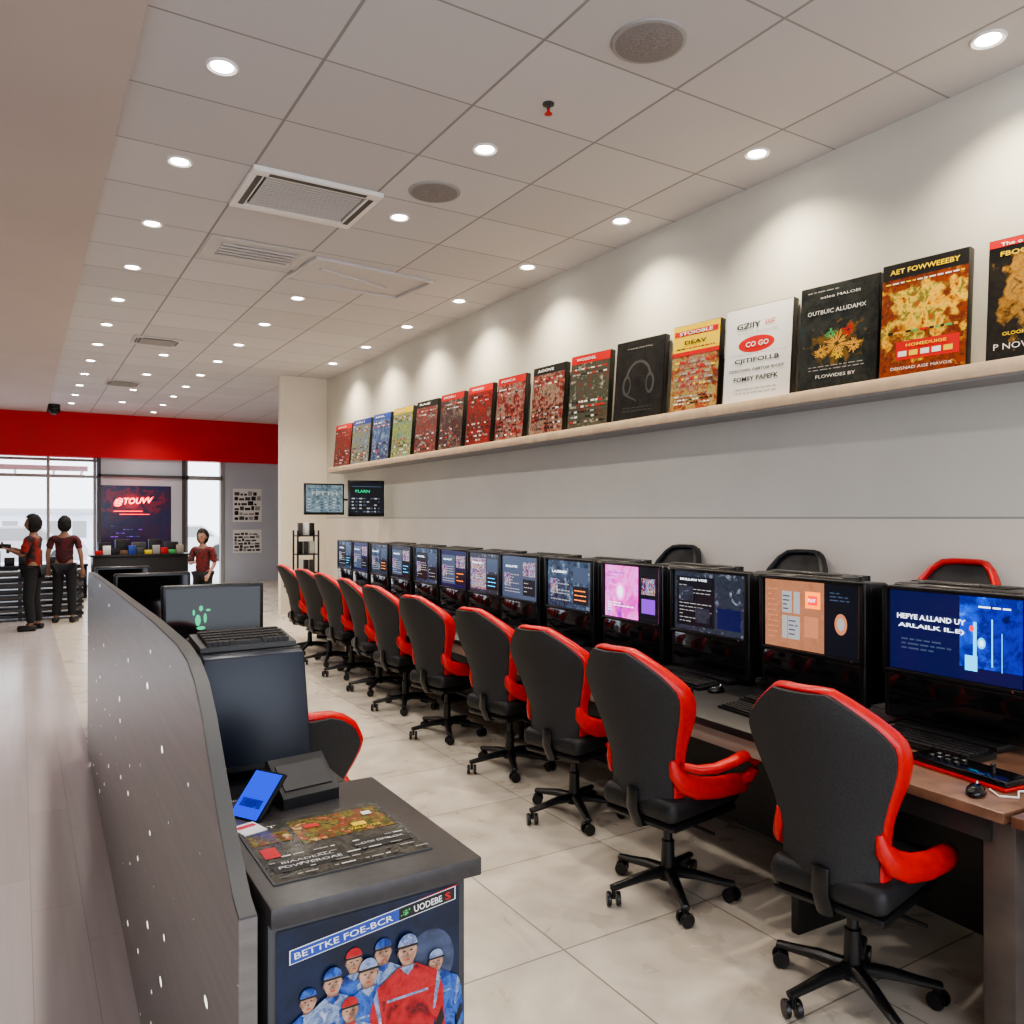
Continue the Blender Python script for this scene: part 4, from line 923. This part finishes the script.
for x in (-1.6, -.8, 0, .85):
    m = MB(); m.box(x-.025, x+.025, -.2, .2, 0, .8); m.build('post', 'black', t)
for k in range(8):
    m = MB(); m.box(-1.6, .9, -.22, .22, .05+.098*k, .10+.098*k, .004); m.build('slat', 'dgrey' if k % 2 else 'black', t)

# ------------------------------------------------------------------ people
def skin_mesh(V, E, rad, root=0):
    me = bpy.data.meshes.new('s'); me.from_pydata(V, E, []); o = bpy.data.objects.new('s', me); C.objects.link(o)
    md = o.modifiers.new('k', 'SKIN'); md.use_smooth_shade = True
    for i, r_ in enumerate(rad): me.skin_vertices[0].data[i].radius = r_ if isinstance(r_, tuple) else (r_, r_)
    me.skin_vertices[0].data[root].use_root = True
    sb = o.modifiers.new('u', 'SUBSURF'); sb.levels = 2; sb.render_levels = 2
    dg = bpy.context.evaluated_depsgraph_get(); r = bpy.data.meshes.new_from_object(o.evaluated_get(dg)); bpy.data.objects.remove(o)
    return r
def person(label, loc, rz, sc, arms, shirtm, skinm, hairm='hair', bushy=1.0, stance=.1):
    t = thing('person', label, 'person', loc, rz); t.scale = (sc, sc, sc)
    sh = [(-.175, 0, 1.37), (.175, 0, 1.37)]
    if arms == 'hold': el = [(-.21, .07, 1.12), (.21, .10, 1.12)]; wr = [(-.08, .30, 1.20), (.07, .33, 1.22)]
    elif arms == 'down': el = [(-.235, -.03, 1.1), (.24, -.02, 1.1)]; wr = [(-.24, .04, .86), (.25, .05, .86)]
    else: el = [(-.23, .0, 1.1), (.22, .05, 1.1)]; wr = [(-.2, .15, .92), (.06, .24, 1.12)]
    hp = [(-.09, 0, .88), (.09, 0, .88)]; kn = [(-stance, .03, .48), (stance, .03, .48)]; an = [(-stance-.02, -.02, .08), (stance+.02, -.02, .08)]; to = [(-stance-.04, .12, .035), (stance+.04, .12, .035)]
    V = [(0, 0, .93), (0, 0, 1.08), (0, 0, 1.26), (0, -.01, 1.41), (0, .01, 1.50), *sh, *el, *wr, *hp, *kn, *an, *to]
    E = [(0, 1), (1, 2), (2, 3), (3, 4), (2, 5), (2, 6), (5, 7), (6, 8), (7, 9), (8, 10), (0, 11), (0, 12), (11, 13), (12, 14), (13, 15), (14, 16), (15, 17), (16, 18)]
    rad = [(.125, .09), (.11, .08), (.125, .09), .055, .048, .05, .05, .038, .038, .025, .025, .08, .08, .052, .052, .035, .035, .032, .032]
    me = skin_mesh(V, E, rad)
    m = MB(); m.bm.from_mesh(me)
    hb = bmesh.new(); bmesh.ops.create_icosphere(hb, subdivisions=4, radius=1)
    for v in hb.verts:
        x, y, z = v.co
        wv = 1-.22*max(0, -z)
        x *= .076*wv; yy = y*.095*(1-.1*max(0, -z)); zz = z*.118
        if y > .5:
            yy += .022*math.exp(-((v.co.x/.16)**2+((z+.12)/.22)**2))
            yy -= .008*(math.exp(-(((v.co.x-.36)/.16)**2+((z-.08)/.12)**2))+math.exp(-(((v.co.x+.36)/.16)**2+((z-.08)/.12)**2)))
            yy += .006*math.exp(-((v.co.x/.3)**2+((z+.48)/.1)**2))
        v.co = (x, yy+.02, zz+1.575)
    m.merge(hb)
    for s_ in (-1, 1):
        m.sph((s_*.076, .015, 1.57), (.012, .022, .032)); m.sph((s_*.029, .104, 1.585), (.012, .006, .007), 1)
    m.box(-.022, .022, .103, .111, 1.515, 1.521, .002, mi=2)
    for s_ in (0, 1):
        w_ = Vector(wr[s_]); e_ = Vector(el[s_]); d = (w_-e_).normalized(); sx = -1 if s_ == 0 else 1
        side = Vector((1, 0, 0)) if abs(d.x) < .8 else Vector((0, 1, 0)); side = (side-d*side.dot(d)).normalized(); nrm = d.cross(side)
        m.sweep([w_-d*.01, w_+d*.04, w_+d*.085], [.016, .014, .012], [.024, .038, .036], up=tuple(nrm))
        for k in range(4):
            r0 = w_+d*.08+side*(-.027+.018*k); L = (.062, .074, .07, .052)[k]; cu = (nrm*(.5 if arms != 'hold' else 1.0))*(1 if nrm.y < 0 else -1)
            m.sweep([r0, r0+d*L*.45+cu*.008, r0+d*L*.8+cu*.025, r0+d*L*.95+cu*.045], [.009, .0085, .008, .006])
        r0 = w_+d*.02-side*.02*sx
        m.sweep([r0, r0+d*.03-side*.025*sx, r0+d*.06-side*.03*sx], [.011, .01, .007])
    m.build('body', [skinm, 'tblk', 'tred'], t)
    V2 = [(0, 0, .90), (0, 0, 1.08), (0, 0, 1.27), (0, -.005, 1.40), *sh, *el]
    if arms == 'down': el2 = [tuple(Vector(sh[i]).lerp(Vector(el[i]), .75)) for i in (0, 1)]
    else: el2 = [tuple(Vector(sh[i]).lerp(Vector(el[i]), .98)) for i in (0, 1)]
    V2[6:8] = el2
    me = skin_mesh(V2, [(0, 1), (1, 2), (2, 3), (2, 4), (2, 5), (4, 6), (5, 7)], [(.15, .115), (.135, .10), (.148, .108), .068, .066, .066, .058, .058])
    for v in me.vertices:
        f = .006*math.sin(v.co.z*55+v.co.x*20)+.004*math.sin(v.co.z*90-v.co.x*35)
        v.co.x *= 1+f*4; v.co.y *= 1+f*5
    o = bpy.data.objects.new('shirt', me); me.materials.clear(); me.materials.append(shirtm); C.objects.link(o); o.parent = t
    V3 = [(0, 0, .93), *hp, *kn, *[(a[0], a[1], .1) for a in an]]
    me = skin_mesh(V3, [(0, 1), (0, 2), (1, 3), (2, 4), (3, 5), (4, 6)], [(.14, .105), .10, .10, .078, .078, .066, .066])
    o = bpy.data.objects.new('trousers', me); me.materials.clear(); me.materials.append(M['trouser']); C.objects.link(o); o.parent = t
    for s_ in (-1, 1):
        m = MB(); m.box(-.045, .045, -.09, .16, 0, .085, .03, seg=3, Mx=Matrix.Translation((s_*(stance+.03), 0, 0)) @ Matrix.Rotation(-s_*.12, 4, 'Z')); m.build('shoe', 'tblk', t)
    hb = bmesh.new(); bmesh.ops.create_icosphere(hb, subdivisions=4, radius=1)
    for v in list(hb.verts):
        if v.co.y > .30 and v.co.z < .50: hb.verts.remove(v)
    for v in hb.verts:
        n_ = 1+.06*math.sin(v.co.x*17+v.co.z*11)*math.sin(v.co.y*15)+.03*math.sin(v.co.z*31+v.co.y*27)
        fr = 1-.10*max(0, v.co.y)*bushy
        v.co = (v.co.x*.09*bushy*n_, v.co.y*.105*bushy*n_*fr+.008, v.co.z*.125*bushy*n_+1.588)
    m = MB(); m.merge(hb); m.build('hair', hairm, t)
    return t
sh1 = cover_mat('red_black_shirt', [(.015, .010, .010), (.018, .012, .012), (.3, .015, .012), (.25, .02, .015)], 5, .3, rough=.8, cell=.05)
sh2 = cover_mat('dark_red_shirt', [(.015, .008, .012), (.12, .012, .015), (.02, .010, .015), (.22, .03, .025)], 7, .3, rough=.8, cell=.05)
sh3 = cover_mat('patterned_shirt', [(.05, .008, .010), (.22, .02, .02), (.02, .015, .018), (.2, .12, .10)], 12, 1, rough=.8, cell=.1)
person('person in a red and black top holding a dark device towards the left', (.17, 13.75, 0), R(70), .99, 'hold', sh1, 'skin', bushy=1.15, stance=.12)
person('person in a dark red top standing with back turned beside the slatted rack', (.60, 14.5, 0), R(-15), .98, 'down', sh2, 'skin', bushy=1.1)
person('shorter person in a patterned dark red shirt before the far doorway', (2.42, 13.1, 0), R(140), .86, 'bent', sh3, 'skin2', bushy=1.18)
t = thing('handheld_device', 'black handheld device held out by the person in red and black', 'handheld device', (-.17, 13.87, 1.23), R(70))
m = MB(); m.box(-.05, .05, -.05, .17, -.03, .04, .012); m.build('body', 'black', t)
m = MB(); m.box(-.018, .018, -.04, 0, -.1, -.028, .006); m.build('grip', 'dgrey', t)
m = MB(); m.sweep([(0, .16, .01), (0, .22, .01)], .022); m.build('lens', 'gloss', t)

# ------------------------------------------------------------------ light, world, camera
w = bpy.data.worlds.new('sky'); bpy.context.scene.world = w; w.use_nodes = True
bg = w.node_tree.nodes['Background']; bg.inputs[0].default_value = (.84, .90, 1, 1); bg.inputs[1].default_value = 3.6
try: bpy.context.scene.view_settings.look = 'AgX - Medium High Contrast'
except Exception as e: print(e)
cam = bpy.data.cameras.new('camera'); co = bpy.data.objects.new('camera', cam); C.objects.link(co)
co.location = (0, 0, H); co.rotation_euler = (PI/2, 0, -TH)
cam.sensor_width = 36; cam.lens = 36*800/1024; cam.shift_y = 6/1024; cam.clip_end = 200
bpy.context.scene.camera = co
